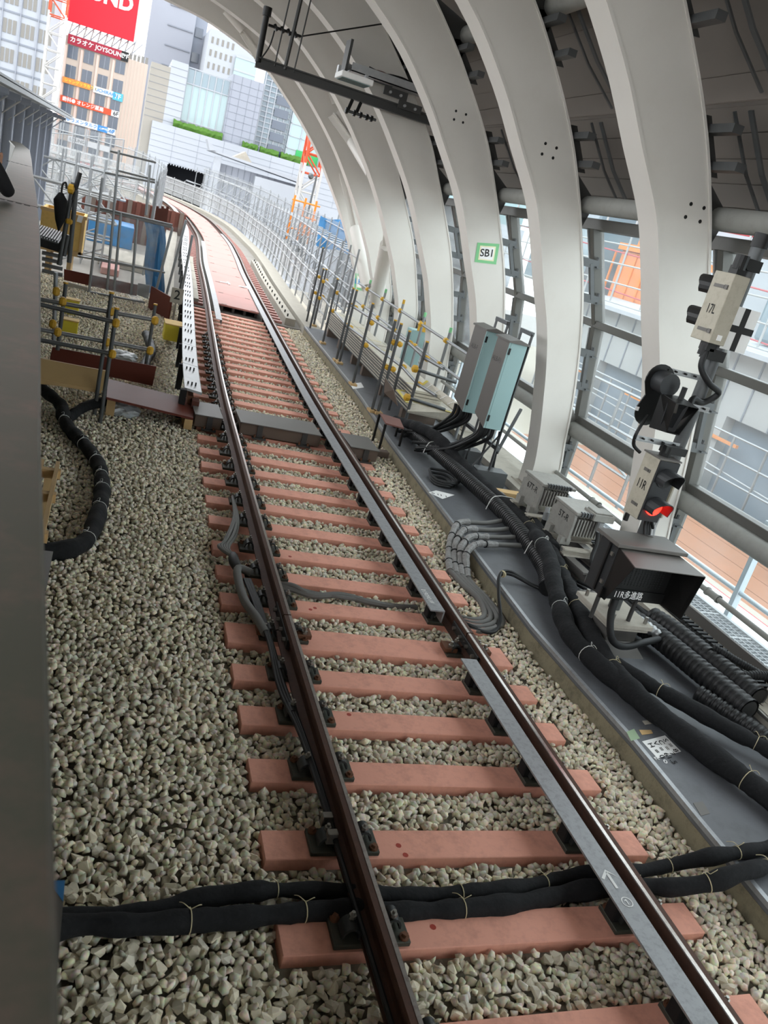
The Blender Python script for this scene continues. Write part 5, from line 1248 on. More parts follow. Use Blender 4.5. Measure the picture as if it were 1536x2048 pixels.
# gate frame, toe boards and sheeting across the end of the ballast
GY = 18.6
gt = thing('gate_frame', at(172,582,'y',GY), 'galvanised tube gate frame with wire panels across the end of the ballast', 'gate')
gp_ = lambda a, b, m='scaf_tube', r=.028: MB().cyl(at(*a,'y',GY), at(*b,'y',GY), r, 8).build('tube', m, gt, smooth=True)
for a, b in (((178,582),(205,355)),((228,580),(242,425)),((262,590),(275,437)),((214,580),(238,300)),((310,590),(345,455)),((330,600),(372,440)),((358,610),(385,470)),((292,430),(300,330))): gp_(a, b)
for a, b in (((155,405),(345,450)),((200,420),(345,455)),((155,512),(330,545)),((185,515),(330,545)),((220,302),(312,325)),((210,345),(310,365)),((170,582),(290,605)),((232,340),(310,360))): gp_(a, b, 'scaf_tube', .022)
MB().prism([at(200,425,'y',GY+.03), at(320,450,'y',GY+.03), at(300,600,'y',GY+.03), at(180,580,'y',GY+.03)], (0, .004, 0)).build('wire_panel', 'film', gt)
tbd = thing('toe_board', at(200,565,'y',18.9), 'long brown toe board along the foot of the gate', 'board')
MB().prism([at(128,538,'y',18.9), at(277,570,'y',18.9), at(273,592,'y',18.9), at(128,560,'y',18.9)], (0, .03, 0)).build('board', 'brown_ply', tbd)
plank('grey_board', [at(276,566,'y',18.7), at(300,571,'y',18.7), at(297,598,'y',18.7), at(274,590,'y',18.7)], (0, .03, 0), 'cab_grey', 'short grey board beside the toe board', 'board')
plank('plywood_sheet', [V((-1.36,18.3,.28)), V((-.98,17.3,.28)), V((-.98,17.3,-.22)), V((-1.36,18.3,-.22))], (.03, .01, 0), 'brown_ply', 'brown plywood panel standing beside the third rail', 'panel')
plank('white_beam', [at(130,563,'y',18.2), at(175,575,'y',18.2), at(175,582,'y',18.2), at(130,570,'y',18.2)], (0, .1, 0), 'concrete_light', 'white beam lying at the left foot of the gate', 'beam')
tp_ = thing('blue_tarp', at(300,500,'y',19.4), 'bright blue tarpaulin hanging beside the gate', 'tarpaulin')
g = MB(); rows = []
for j in range(9):
    row = []
    for i in range(7):
        a = at(288+2*j-8*(j/8)**2*2, 440+18*j, 'y', 19.4); u = i/6; row.append(a+V((u*.42+.03*math.sin(j), .06*math.sin(i*2.1+j*.6), 0)))
    rows.append(row)
g.loft(rows, closed=False, cap=False).build('sheet', 'blue_tarp', tp_, smooth=True)
fs = thing('clear_sheet', at(330,520,'y',18.9), 'crumpled transparent sheeting beside the blue tarpaulin', 'plastic sheet')
rows = []
for j in range(10):
    rows.append([at(318+2*j*.3, 445+15*j, 'y', 18.9)+V((u/6*.45, .07*math.sin(u*1.9+j*.8), 0)) for u in range(7)])
MB().loft(rows, closed=False, cap=False).build('sheet', 'film', fs, smooth=True)
tr_ = thing('red_timbers', at(315,430,'y',21), 'bundle of rusty red upright timbers by the left scaffold', 'timber')
for i in range(5): c = at(308+5*i, 460, 'y', 21); MB().box(c.x-.03, c.x+.03, 21, 21.08, c.z-.6, c.z+.55-.05*(i % 2)).build('timber', 'red_timber', tr_)
# black standpipes, umbrella, corrugated sheet
bpost = thing('standpipe_pair', at(130,530,'y',13.5), 'pair of leaning black and grey tubes clamped together beside the barrier', 'scaffold tubes')
for a, b, m in (((118,530),(147,365),'scaf_dark'),((138,525),(152,380),'galv_dark'),((145,400),(160,345),'black'),((128,512),(137,470),'scaf_dark')): MB().cyl(at(*a,'y',13.5), at(*b,'y',13.5), .035, 10).build('tube', m, bpost, smooth=True)
yclamp(at(142,378,'y',13.45), bpost, .07, (1,0,0)); yclamp(at(138,443,'y',13.45), bpost, .04, (1,0,0))
um = thing('umbrella', at(122,395,'y',13.4), 'closed black umbrella hooked on the tubes', 'umbrella')
MB().tube(smooth_path([at(122,420,'y',13.4), at(123,385,'y',13.4), at(126,368,'y',13.4), at(132,366,'y',13.4), at(133,378,'y',13.4)], 6), .015, 8).build('handle', 'black', um, smooth=True)
MB().tube([at(122,385,'y',13.4), at(121,400,'y',13.4), at(120,440,'y',13.4), at(117,462,'y',13.4)], [.03, .10, .07, .01], 10).build('canopy', 'cloth_black', um, smooth=True)
cs_ = thing('corrugated_sheet', at(110,480,'y',13.8), 'grey corrugated metal sheet platform behind the barrier', 'metal sheet')
P0, P1, P2 = at(78,452,'y',14.6), at(128,468,'y',14.6), at(124,492,'y',13.4); u = (P1-P0); w = V((.0, -1.2, -.02))
for i in range(10): MB().obox(P0+u*(i/10), u*.06, w, (0,0,.03)).build('rib', 'galv_dark', cs_)
MB().obox(P0-V((0,0,.02)), u, w, (0,0,.02)).build('sheet', 'galv_dark', cs_); MB().obox(P0-V((0,0,.3)), u, V((0,-.04,0)), (0,0,.26)).build('apron', 'black', cs_)
for i in range(4): MB().cyl(at(84,505+12*i,'y',14), at(125,514+12*i,'y',14), .03, 8).build('rail', 'scaf_tube', cs_)
# yellow skip
sk = thing('skip', at(130,510,'y',22), 'pale yellow timber box bin standing beyond the barrier', 'bin')
x0, x1 = at(78,470,'y',22).x, at(166,480,'y',22).x; zt = at(130,425,'y',22).z; zb = at(165,512,'y',22).z
MB().box(x0, x1, 22, 22.06, zb, zt).build('front', 'yellow_wood', sk); MB().box(x1-.06, x1, 22.06, 23.1, zb, zt).build('side', 'yellow_wood', sk); MB().box(x0, x0+.06, 22.06, 23.1, zb, zt).build('side', 'yellow_wood', sk); MB().box(x0, x1, 23.1, 23.16, zb, zt).build('back', 'yellow_wood', sk)
MB().box(x0, x1, 22, 23.16, zb-.06, zb).build('floor', 'timber', sk)
for a, b in ((x0-.03, x1+.03),): MB().box(a, b, 21.96, 22.02, zt-.06, zt+.02).box(a, b, 21.97, 22.02, zb, zb+.07).build('rim', 'timber', sk)
for x in (x1-.03, x1-.5): MB().box(x-.04, x+.03, 21.97, 22.0, zb, zt).build('stile', 'timber', sk)
MB().prism([at(157,430,'y',21.95), at(167,433,'y',21.95), at(163,446,'y',21.95), at(153,443,'y',21.95)], (0,.003,0)).build('notice', 'paper', sk)
for x in (x0+.2, x1-.3): MB().box(x, x+.1, 22, 23.1, -.62, zb-.06).build('bearer', 'timber', sk)
# lower site slab and clutter
tag(MB().box(-14, -.2, 19.95, 62, -.9, -.62).build('floor_site', 'rubble'), 'grey work-site slab left of the bridge', None, None, 'structure')
def clutter(name, q, y, w, d, h, m, label, cat, z0=-.62):
    c = at(*q, 'y', y); t = thing(name, (c.x, y, z0), label, cat)
    MB().box(c.x-w/2, c.x+w/2, y, y+d, z0, z0+h).build('body', m, t, bevel=.02); return t, c
t, c = clutter('blue_container', (225,440), 33, 1.6, 2.0, .8, 'blue_tarp', 'low blue sheeted stack on the work site', 'tarpaulin stack')
t, c = clutter('sheet_pile_wall', (270,420), 36, 4.0, .3, 1.6, 'red_timber', 'rusty brown sheet-pile wall across the work site', 'sheet piles')
for i in range(12): MB().box(c.x-2+.34*i, c.x-2+.34*i+.17, 35.9, 36, -.62, 1.0).build('pile', 'box_brown' if i % 2 else 'red_timber', t)
t, c = clutter('blue_sheet', (245,560), 21.3, 1.2, 1.0, .12, 'blue_tarp', 'blue sheet spread on the ground behind the gate', 'tarpaulin')
for i in range(3): MB().cyl((c.x-.8, 21.4+.25*i, -.4), (c.x+.4, 21.2+.25*i, -.38), .04, 8).build('tube', 'scaf_light', t)
t, c = clutter('concrete_plinth', (255,500), 27, 1.6, 3.0, .25, 'concrete_light', 'pale concrete slab on the work site behind the gate', 'slab')
t, c = clutter('pink_slab', (225,505), 25, .5, 4.0, .2, 'deck_pink', 'narrow pinkish slab on the work site', 'slab')
# trusses and tube scaffolds in the middle distance on the left
def truss(x0, x1, y, z, h, label, m='scaf_light', n=8):
    t = thing('truss_girder', ((x0+x1)/2, y, z), label, 'truss')
    for zz in (z, z+h): MB().cyl((x0, y, zz), (x1, y, zz), .05, 6).build('chord', m, t)
    for i in range(n):
        a = x0+(x1-x0)*i/n; b = x0+(x1-x0)*(i+1)/n; MB().cyl((a, y, z), (b, y, z+h) if i % 2 == 0 else (a, y, z+h), .03, 6).build('web', m, t); MB().cyl((a, y, z+h), (b, y, z), .03, 6).build('web', m, t)
truss(-9, -2.2, 28, .55, .8, 'white lattice girder across the work site, nearer one')
truss(-9, -2.0, 34, 1.0, .8, 'white lattice girder across the work site, farther one')
def tower(x0, x1, y0, y1, z0, z1, nx, nz, label, m='scaf_light', net=None):
    t = thing('scaffold_tower', ((x0+x1)/2, y0, z0), label, 'scaffold', 'tube scaffold towers')
    for yy in (y0, y1):
        for i in range(nx+1): x = x0+(x1-x0)*i/nx; MB().cyl((x, yy, z0), (x, yy, z1), .035, 6).build('standard', m, t)
        for j in range(nz+1): z = z0+(z1-z0)*(j+.5)/(nz+1); MB().cyl((x0-.2, yy, z), (x1+.2, yy, z), .03, 6).build('ledger', m, t)
    for j in range(nz+1):
        z = z0+(z1-z0)*(j+.5)/(nz+1)
        for i in range(nx+1): x = x0+(x1-x0)*i/nx; MB().cyl((x, y0, z), (x, y1, z), .03, 6).build('transom', m, t)
        if j % 2 == 0: MB().cyl((x0, y0, z0+(z1-z0)*j/(nz+1)), (x1, y0, z0+(z1-z0)*(j+1)/(nz+1)), .028, 6).build('brace', m, t)
    if net: MB().box(x0, x1, y1+.03, y1+.05, z0, z1).build('netting', net, t)
    return t
tower(-7.5, -1.6, 40, 42, -.6, 2.2, 9, 3, 'long tube scaffold across the site behind the trusses', 'scaf_light', 'white_net')
tower(-6.5, -2.4, 46, 48, -.6, 3.2, 7, 4, 'taller tube scaffold at the back of the site', 'scaf_tube', 'wire_mesh')
tower(-4.1, -2.8, 30, 31.5, -.6, 2.3, 3, 3, 'small tube scaffold beside the canopy columns', 'scaf_tube')
tower(-3.6, -2.5, 26, 27, -.6, 1.6, 2, 3, 'small scaffold bay behind the yellow bin', 'scaf_light')
# platform canopy at far left
cn = thing('platform_canopy', (-6, 28, -.6), 'grey steel station canopy on a row of H-columns at the far left', 'canopy')
zr = lambda y: at(60,190,'y',24).z
for i in range(9):
    y = 19+2.1*i; x = -5.3+.03*i
    q = MB().box(x-.12, x+.12, y-.01, y+.01, -.6, 3.2).box(x-.13, x-.10, y-.1, y+.1, -.6, 3.2).box(x+.10, x+.13, y-.1, y+.1, -.6, 3.2).build('column', 'bldg_greyblue', cn)
    MB().prism([(-9,y-.06,3.35),(-4.5,y-.06,3.18),(-4.5,y-.06,3.28),(-9,y-.06,3.5)], (0,.1,0)).build('rafter', 'bldg_greyblue', cn)
    MB().cyl((x, y, 2.7), (x+.5, y, 3.2), .022, 6).build('strut', 'galv', cn)
for i in range(6): MB().box(-4.4-.8*i, -4.3-.8*i, 16, 36.5, 3.28+.04*i, 3.36+.04*i).build('purlin', 'galv', cn)
MB().prism([(-9.2,16,3.66),(-4.3,16,3.38),(-4.3,16,3.42),(-9.2,16,3.70)], (0, 20.5, 0)).build('roof_sheet', 'galv', cn)

# ================================================================== THE CITY BEYOND
def bld(name, label, x0, x1, y, dep, z0, z1, m, rot=0.0):
    t = thing(name, (x0, y, z0), label, 'building')
    b = MB().box(x0, x1, y, y+dep, z0, z1).build('wall', m, t); return t
def turn(t, a): t.matrix_basis = t.matrix_basis @ Matrix.Rotation(a, 4, 'Z')
def share(proto, loc, parent, name):
    o = bpy.data.objects.new(name, proto.data); COL.objects.link(o); o.location = loc; adopt(o, parent); return o
# left white tower with triple windows
t = bld('office_tower', 'white office tower with rows of triple windows at the far left', -26, -12.7, 118, 15, -12, 34, 'bldg_white'); wn_ = None
for c in range(7):
    for r in range(13):
        for k in range(3):
            x = -25.4+1.95*c+.52*k; z = -10+3.1*r+.15*0
            if wn_ is None: wn_ = MB().box(0, .38, -.06, .02, 0, 1.5).build('window', 'bldg_win2', t); wn_.location = (x, 118, z); 
            else: share(wn_, (x, 118, z), t, 'window')
    MB().box(-25.6+1.95*c, -25.5+1.95*c, 117.8, 118, -12, 34).build('fin', 'bldg_grey', t)
for r in range(14): MB().box(-26, -12.7, 117.92, 118, -10.9+3.1*r, -10.7+3.1*r).build('ledge', 'bldg_seam', t)
# karaoke building
JY = 138; t = bld('sign_building', 'beige office block covered in coloured shop signs, red billboard on top', -12.2, -3.6, JY, 12, -14, 15.3, 'bldg_tile'); w0 = None
MB().box(-3.6, -.9, JY-.0, JY+12, -14, 14.8).build('side_bay', 'bldg_tile', t)
for i in range(6): MB().box(-3.55+.45*i, -3.5+.45*i, JY-.03, JY, -14, 14.8).build('joint', 'bldg_pillar', t)
for c in range(4):
    for r in range(10):
        x = -11.75+2.15*c; z = 12.5-2.5*r
        if w0 is None: w0 = MB().box(0, 1.35, -.05, .02, 0, 1.65).build('window', 'bldg_win', t); w0.location = (x, JY, z); fr0 = MB().box(.64, .71, -.1, -.05, 0, 1.65).build('mullion', 'bldg_grey', t); fr0.location = (x, JY, z)
        else:
            share(w0, (x, JY, z), t, 'window'); share(fr0, (x, JY, z), t, 'mullion')
    MB().box(-12.2+2.15*c, -11.9+2.15*c, JY-.12, JY, -14, 14).build('pillar', 'bldg_pillar', t)
def sg(x0, x1, z0, z1, m, txt, tm, size, label, body2=None, out=.3):
    s = thing('shop_sign', ((x0+x1)/2, JY-out, z0), label, 'sign', 'shop signs on the beige block')
    MB().box(x0, x1, JY-out, JY-out+.15, z0, z1).build('panel', m, s)
    if txt: text(txt, (x0+.25, JY-out-.01, (z0+z1)/2), (1,0,0), (0,0,1), size, tm, s, lift=.03)
    return s
s = sg(-11.9, -4.7, 14.25, 15.5, 'sign_crimson', '\u30ab\u30e9\u30aa\u30b1 JOYSOUND', 'white_paint', .8, 'crimson karaoke sign along the top of the beige block')
sg(-4.7, -3.7, 14.25, 15.5, 'ink', '9F', 'white_paint', .8, 'small dark 9F sign at the end of the crimson sign')
sg(-12.0, -8.2, 9.2, 9.95, 'sign_amber', '\u30b7\u30e3\u30f3\u30b0\u30ea\u30e9\u30ab\u30d5\u30a7', 'yellow_ink', .5, 'amber sign with yellow letters on the beige block')
sg(-7.8, -5.1, 9.1, 9.95, 'sign_white', 'UCHIRAKU', 'sign_blue', .62, 'white sign with blue letters on the beige block'); sg(-5.1, -3.7, 8.9, 9.95, 'sign_cyan', '7F', 'white_paint', .9, 'cyan 7F sign on the beige block')
sg(-12.0, -5.0, 6.7, 7.5, 'sign_orange', '\u6b6f\u79d1\u25c9 \u30aa\u30ec\u30f3\u30b8\u85ac\u5c40', 'white_paint', .62, 'orange-red pharmacy sign on the beige block'); sg(-5.0, -3.9, 6.7, 7.5, 'sign_white', '6F', 'ink', .8, 'white 6F sign beside the orange sign')
sg(-11.2, -6.6, 4.2, 5.0, 'sign_white', '\u3086\u3046\u30e1\u30f3\u30bf\u30eb\u30af\u30ea\u30cb\u30c3\u30af', 'sign_blue', .62, 'white clinic sign with blue letters on the beige block'); sg(-6.6, -5.2, 4.2, 5.0, 'sign_blue', '\u5fc3\u7642\u5185\u79d1', 'white_paint', .38, 'small blue clinic sign on the beige block'); sg(-5.2, -4.1, 4.2, 5.0, 'sign_white', '6F', 'sign_blue', .8, 'white 6F sign with blue letters on the beige block')
sg(-10.4, -4.3, 1.65, 2.45, 'sign_white', 'LOUNGE', 'ink_grey', .6, 'lowest long white sign on the beige block')
sg(-9, -6, -1.0, -.2, 'sign_red', None, None, 1, 'red sign low on the beige block')
# roof clutter and billboard
rc = thing('roof_frame', (-8, JY, 14.5), 'tangle of white steel framing on the roof of the beige block', 'steel frame')
for i in range(10): MB().cyl((-12+.95*i, JY+1, 15.2), (-11.5+.95*i, JY+1, 17.6), .10, 6).build('post', 'crane_white', rc); MB().cyl((-12+.95*i, JY+.5, 15.4), (-10.6+.95*i, JY+.5, 17.2), .08, 6).build('brace', 'bldg_grey', rc)
for i in range(4): MB().box(-12, -2, JY+.4, JY+.5, 15.5+.6*i, 15.6+.6*i).build('rail', 'crane_white', rc)
for i in range(5): MB().box(-3.6+.55*i, -3.2+.55*i, JY+.5, JY+2, 14.8, 15.7).build('unit', 'bldg_win2', rc)
bb_ = thing('billboard', (-8, JY-.5, 17), 'huge red billboard with white letters above the beige block', 'billboard')
MB().box(-12.2, -3.3, JY-.6, JY-.3, 17.0, 27.0).build('face', 'sign_red', bb_); MB().box(-3.3, -3.2, JY-.6, JY+5, 17.0, 27.0).build('side_face', 'sign_white', bb_)
text('JOY', (-4.2, JY-.6, 24.6), (1,0,0), (0,0,1), 2.6, 'white_paint', bb_, align='RIGHT', lift=.05, bold=.035)
text('SOUND', (-4.0, JY-.6, 21.4), (1,0,0), (0,0,1), 2.6, 'white_paint', bb_, align='RIGHT', lift=.05, bold=.035)
text('SOUND', (-3.2, JY+2.2, 21), (0,1,0), (0,0,1), 1.4, 'sign_red', bb_, align='CENTER', lift=.05)
turn(t, 0)
# white tower with ledges
t = bld('office_tower', 'pale windowless tower with faint ledges behind the red billboard', -1.5, 6.0, 165, 14, -14, 46, 'bldg_grey')
for r in range(18): MB().box(1.5, 5.8, 164.85, 165, -10+3.1*r, -9.8+3.1*r).build('ledge', 'bldg_seam', t)
MB().box(6.0, 8.2, 167, 178, -14, 40).build('recess', 'bldg_greyblue', t)
for r in range(7): MB().box(6.3, 7.6, 166.8, 167, 8+4*r, 9.5+4*r).build('window', 'bldg_win', t)
MB().box(8.2, 11.5, 168, 178, -14, 17).build('annex', 'bldg_greyblue', t)
MB().box(2.5, 11, 163.8, 165, 11, 13).build('upper_ledge', 'bldg_win', t)
# tower at right with small windows
t = bld('office_tower', 'white tower with small square windows right of the sky gap', 7.9, 26, 155, 14, -14, 24.5, 'bldg_white'); w1 = None
for c in range(5):
    for r in range(17):
        p = (8.4+.85*c, 155, -8+1.9*r)
        if w1 is None: w1 = MB().box(0, .35, -.05, .02, 0, .95).build('window', 'bldg_win2', t); w1.location = p
        else: share(w1, p, t, 'window')
MB().box(12.7, 26, 154.6, 155, 2, 21.6).build('glass_bay', 'bldg_glass', t)
for i in range(5): MB().box(12.7, 26, 154.5, 154.6, 13.5+2*i, 13.8+2*i).build('band', 'bldg_white', t)
# grey sloped block between
t = thing('grey_block', (1, 120, -10), 'plain grey block with slanted top behind the store', 'building')
MB().prism([(-2.2,110,-12),(1.2,110,-12),(1.2,110,8.4),(-.3,110,7.4),(-.9,110,5.6)], (0, 8, 0)).build('wall', 'bldg_greyblue', t)

# department store with tunnel portal
SY = 74
t = thing('store_building', (5, SY, -6), 'white panelled store building with a dark track portal, glass box and hedges', 'building')
xp0, xp1 = 1.05, 4.15
z_p = 2.65; top = 5.45
for (a, b, c, d) in ((-.6, xp0, -7, top), (xp1, 34, -7, top), (xp0, xp1, z_p, top)): MB().box(a, b, SY, SY+.5, c, d).build('wall', 'bldg_white', t)
MB().box(-.6, 34, SY+.5, SY+12, 5.0, top).build('roof', 'bldg_grey', t); MB().box(xp0-.2, xp1+.2, SY+2.5, SY+2.7, -7, z_p+.2).build('portal_back', 'painted_shade', t)  # portal depth closed off by a sheet painted as shade
for x in (xp0-.05, xp1): MB().box(x, x+.05, SY+.5, SY+2.5, -7, z_p).build('portal_cheek', 'painted_shade', t)
MB().box(xp0, xp1, SY+.5, SY+2.5, z_p-.05, z_p).build('portal_soffit', 'painted_shade', t)
for i in range(14): MB().box(xp0+.22*i, xp0+.22*i+.08, SY-.02, SY+.02, z_p-.1, z_p).build('soffit_lamp', 'bldg_white', t)
for i in range(6): MB().box(-.6, 34, SY-.015, SY, 2.7+.45*i, 2.715+.45*i).build('joint', 'bldg_seam', t)
for i in range(17): MB().box(1.2+2*i, 1.215+2*i, SY-.015, SY, 2.66, top).build('joint', 'bldg_seam', t)
# stone left end
MB().box(-1.3, .2, SY+.6, SY+8, -7, 9.6).build('stone_end', 'stone_grey', t); MB().box(.2, 1.5, SY+.6, SY+8, top, 10.2).build('tower_end', 'bldg_white', t)
for i in range(9): MB().box(-1.3, 1.5, SY+.58, SY+.6, 5.7+.5*i, 5.72+.5*i).build('joint', 'bldg_seam', t)
gb = MB().box(1.55, 5.0, SY+1.2, SY+6, top+.6, 10.0).build('glass_box', 'bldg_glass', t)
for i in range(7): MB().box(1.5+.57*i, 1.58+.57*i, SY+1.12, SY+1.2, top, 10.1).build('glass_mullion', 'bldg_white', t)
for z in (6.1, 8.9, 10.05): MB().box(1.5, 5.05, SY+1.1, SY+1.2, z, z+.08).build('glass_transom', 'bldg_white', t)
for i in range(6): MB().box(1.62+.57*i, 2.05+.57*i, SY+1.15, SY+1.2, 8.98, 10.0).build('dark_pane', 'bldg_glass2', t)
MB().box(5.0, 7.6, SY+.7, SY+8, top, 10.6).build('grey_block', 'bldg_grey', t)
for i in range(9): MB().box(5.0, 7.6, SY+.68, SY+.7, 5.6+.55*i, 5.62+.55*i).build('joint', 'bldg_seam', t)
for i in range(4): MB().box(5.1+.7*i, 5.12+.7*i, SY+.68, SY+.7, top, 10.6).build('joint', 'bldg_seam', t)
MB().box(7.62, 10.4, SY+1.5, SY+8, top, 13.5).build('stair_glass', 'bldg_glass2', t)
for i in range(20): MB().box(7.7, 10.4, SY+1.4, SY+1.5, top+.4*i, top+.4*i+.06).build('louvre', 'bldg_white', t)
for i in range(6): MB().box(7.7+.52*i, 7.78+.52*i, SY+1.38, SY+1.5, top, 13.5).build('stair_mullion', 'bldg_white', t)
for r in range(8): MB().box(8.9, 10.1, SY+1.3, SY+1.42, 5.7+.95*r, 6.35+.95*r).build('dark_band', 'bldg_win', t)
MB().box(10.4, 34, SY+1.0, SY+8, top, 16).build('glass_wall', 'bldg_glass', t)
for i in range(12): MB().box(10.4+1.05*i, 10.47+1.05*i, SY+.93, SY+1.0, top, 16).build('curtain_mullion', 'bldg_white', t)
for i in range(11): MB().box(10.4, 23, SY+.93, SY+1.0, top+.98*i, top+.98*i+.06).build('curtain_transom', 'bldg_white', t)
for (x, z) in ((11.5, 9.4), (12.5, 9.4), (11.3, 5.6), (12.35, 5.6)): MB().box(x, x+.95, SY+.9, SY+.95, z, z+.9).build('green_pane', 'glass_green', t)
def hedge(x0, x1, y, z0, h, label):
    tt_ = thing('hedge', (x0, y, z0), label, 'hedge', 'hedges on the store terrace'); bm = bmesh.new(); rr = random.Random(int(x0*10))
    n = max(6, int((x1-x0)/.18)); vs = []
    m = MB(); rings = []
    for i in range(n+1):
        x = x0+(x1-x0)*i/n; f = lambda: rr.uniform(-.07, .07)
        rings.append([(x, y+f(), z0), (x, y-.08+f(), z0+h*.5+f()), (x, y+.05+f(), z0+h+f()), (x, y+.5, z0+h+f()), (x, y+.6, z0)])
    m.loft(rings).build('foliage', 'hedge', tt_)
hedge(1.0, 5.0, SY+.3, top, .55, 'long clipped hedge under the glass box of the store'); hedge(6.7, 8.0, SY+.3, top, .45, 'short hedge right of the grey block')
hedge(8.2, 9.8, SY+.3, top, .45, 'hedge below the louvred stair'); hedge(10.0, 12.4, SY+.3, top, .5, 'hedge below the green-glazed wall'); hedge(13.6, 16.2, SY+.3, top, .6, 'hedge right of the orange crane')
# shed with white canopy right of the portal
sh = thing('white_shed', (6, 64, -2), 'white clad shed with projecting canopy right of the portal', 'building')
q = lambda px, py, y=64: at(px, py, 'y', y)
xl, xr = q(430,330).x, q(600,420).x; zt = q(440,315).z; zb = -2
MB().box(xl+.3, xr, 64.5, 70, zb, zt-.35).build('wall', 'bldg_grey', sh)
for i in range(10): MB().box(xl+.4+.45*i, xl+.43+.45*i, 64.46, 64.5, zb, zt-.35).build('batten', 'bldg_seam', sh)
MB().box(xl-.1, xl+.35, 63.6, 64.4, zb, zt).build('post', 'bldg_white', sh)
MB().prism([(xl-.6,63.4,zt+.25),(xr,63.4,zt-.2),(xr,63.4,zt+.05),(xl-.2,63.4,zt+.35)], (0, 3, 0)).build('canopy', 'bldg_white', sh)
MB().prism([(xl-.9,63.2,zt+.9),(xl-.6,63.2,zt+.25),(xl-.2,63.2,zt+.35),(xl-.75,63.2,zt+.95)], (0, 1.5, 0)).build('horn', 'bldg_white', sh)
MB().prism([(xl+1.0,63.6,zt+.2),(xl+2.6,63.6,zt+.1),(xl+1.9,63.6,zt+.85)], (0, 1.5, 0)).build('gable', 'concrete_light', sh)
MB().box(xl+2.9, xr+.4, 63.5, 64.5, zb, q(560,360).z-.2).build('white_box', 'bldg_white', sh)
MB().box(xl+.3, xr, 64.3, 64.5, q(500,362).z-.6, q(500,362).z-.5).build('rail', 'galv', sh)

# cranes
def lattice(name, label, px_path, y, w, z0, z1, split, m1, m2, x0, lean=0):
    t = thing(name, (x0, y, z0), label, 'crane', 'tower crane masts'); n = int((z1-z0)/w)
    for sx in (-.5, .5):
        for sy in (-.5, .5):
            MB().box(x0+sx*w-.08, x0+sx*w+.08, y+sy*w-.08, y+sy*w+.08, z0, split).build('leg', m1, t); MB().box(x0+sx*w-.08, x0+sx*w+.08, y+sy*w-.08, y+sy*w+.08, split, z1).build('leg', m2, t)
    for i in range(n):
        za = z0+w*i; m = m1 if za+w/2 < split else m2
        for sy in (-.5, .5):
            a, b = (-.5, .5) if i % 2 else (.5, -.5); MB().cyl((x0+a*w, y+sy*w, za), (x0+b*w, y+sy*w, za+w), .06, 5).build('brace', m, t)
            MB().cyl((x0-.5*w, y+sy*w, za), (x0+.5*w, y+sy*w, za), .06, 5).build('rung', m, t)
        MB().cyl((x0-.5*w, y-.5*w, za), (x0-.5*w, y+.5*w, za+w), .06, 5).build('brace', m, t); MB().cyl((x0+.5*w, y-.5*w, za), (x0+.5*w, y+.5*w, za+w), .06, 5).build('brace', m, t)
    return t
lattice('crane_mast', 'orange and white lattice crane mast in front of the beige block', None, 92, 1.45, -8, 26, 12.6, 'crane_white', 'crane_orange', -9.75)
lattice('crane_mast', 'orange and white lattice crane mast right of the store hedges', None, 60, 1.25, -3, 16, 5.1, 'crane_white', 'crane_orange', 9.9)
# scaffolding, blue tarps and corrugated hoarding at the foot of the right crane
tower(8.6, 13.5, 42, 44, -2, 3.6, 7, 4, 'tube scaffold round the foot of the right crane', 'scaf_tube', 'wire_mesh')
tower(6.4, 10.5, 31, 32.4, -2, 2.2, 6, 4, 'tube scaffold with blue tarpaulins right of the bridge', 'scaf_light')
tower(5.4, 9.5, 25, 26, -2, 1.0, 5, 3, 'lower tube scaffold right of the bridge near the last rib', 'scaf_tube', 'wire_mesh')
for i, (a, b, y, lab) in enumerate((((640,438),(692,470),30.8,'blue tarpaulin hung on the right scaffold, upper one'), ((638,462),(696,492),29.5,'blue tarpaulin hung on the right scaffold, lower one'))):
    p, q_ = at(*a,'y',y), at(*b,'y',y); tt_ = thing('tarpaulin', p, lab, 'tarpaulin'); rows = []
    for j in range(5): rows.append([V((p.x+(q_.x-p.x+.3)*k/9, y+.06*math.sin(k*1.7+j), p.z+.12-(.62*j/4)-.05*math.sin(k*.9))) for k in range(10)])
    MB().loft(rows, closed=False, cap=False).build('sheet', 'blue_tarp', tt_, smooth=True)
hd = thing('hoarding', (12, 46, -2), 'corrugated grey hoarding behind the right scaffold', 'hoarding')
for i in range(12): MB().box(9.6+.42*i, 9.9+.42*i, 45+.05*(i % 2), 45.1+.05*(i % 2), -2, 4.0).build('sheet', 'bldg_greyblue', hd)
om = thing('orange_hoist', at(600,440,'y',38), 'orange hoist frame at the foot of the right crane', 'hoist')
c = at(612,440,'y',38)
MB().box(c.x-.2, c.x+.25, 38, 38.4, c.z-.7, c.z-.1).build('motor', 'orange_paint', om, bevel=.04)
for dx in (-.7, -.2, .3): MB().cyl((c.x+dx, 38, c.z-1), (c.x+dx, 38, c.z+.9), .05, 6).build('post', 'orange_paint', om)
for dz in (-.5, .1, .7): MB().cyl((c.x-.8, 38, c.z+dz), (c.x+.5, 38, c.z+dz), .04, 6).build('rail', 'orange_paint', om)
ft = thing('flood_lamp', at(622,352,'y',43), 'round dish lamp on a post above the right scaffold', 'lamp'); c = at(622,352,'y',43)
MB().cyl(c, c+V((.03,-.12,0)), .16, 14, .1).build('dish', 'galv_dark', ft, smooth=True); MB().cyl(V((c.x+.15, c.y+.1, -3.0)), c+V((.3,.1,.1)), .05, 6).build('post', 'galv_dark', ft)
# city ground far below
tag(MB().box(-160, 160, 56, 260, -14.2, -14).build('floor_city', 'city_ground'), 'grey street level far below', None, None, 'structure')

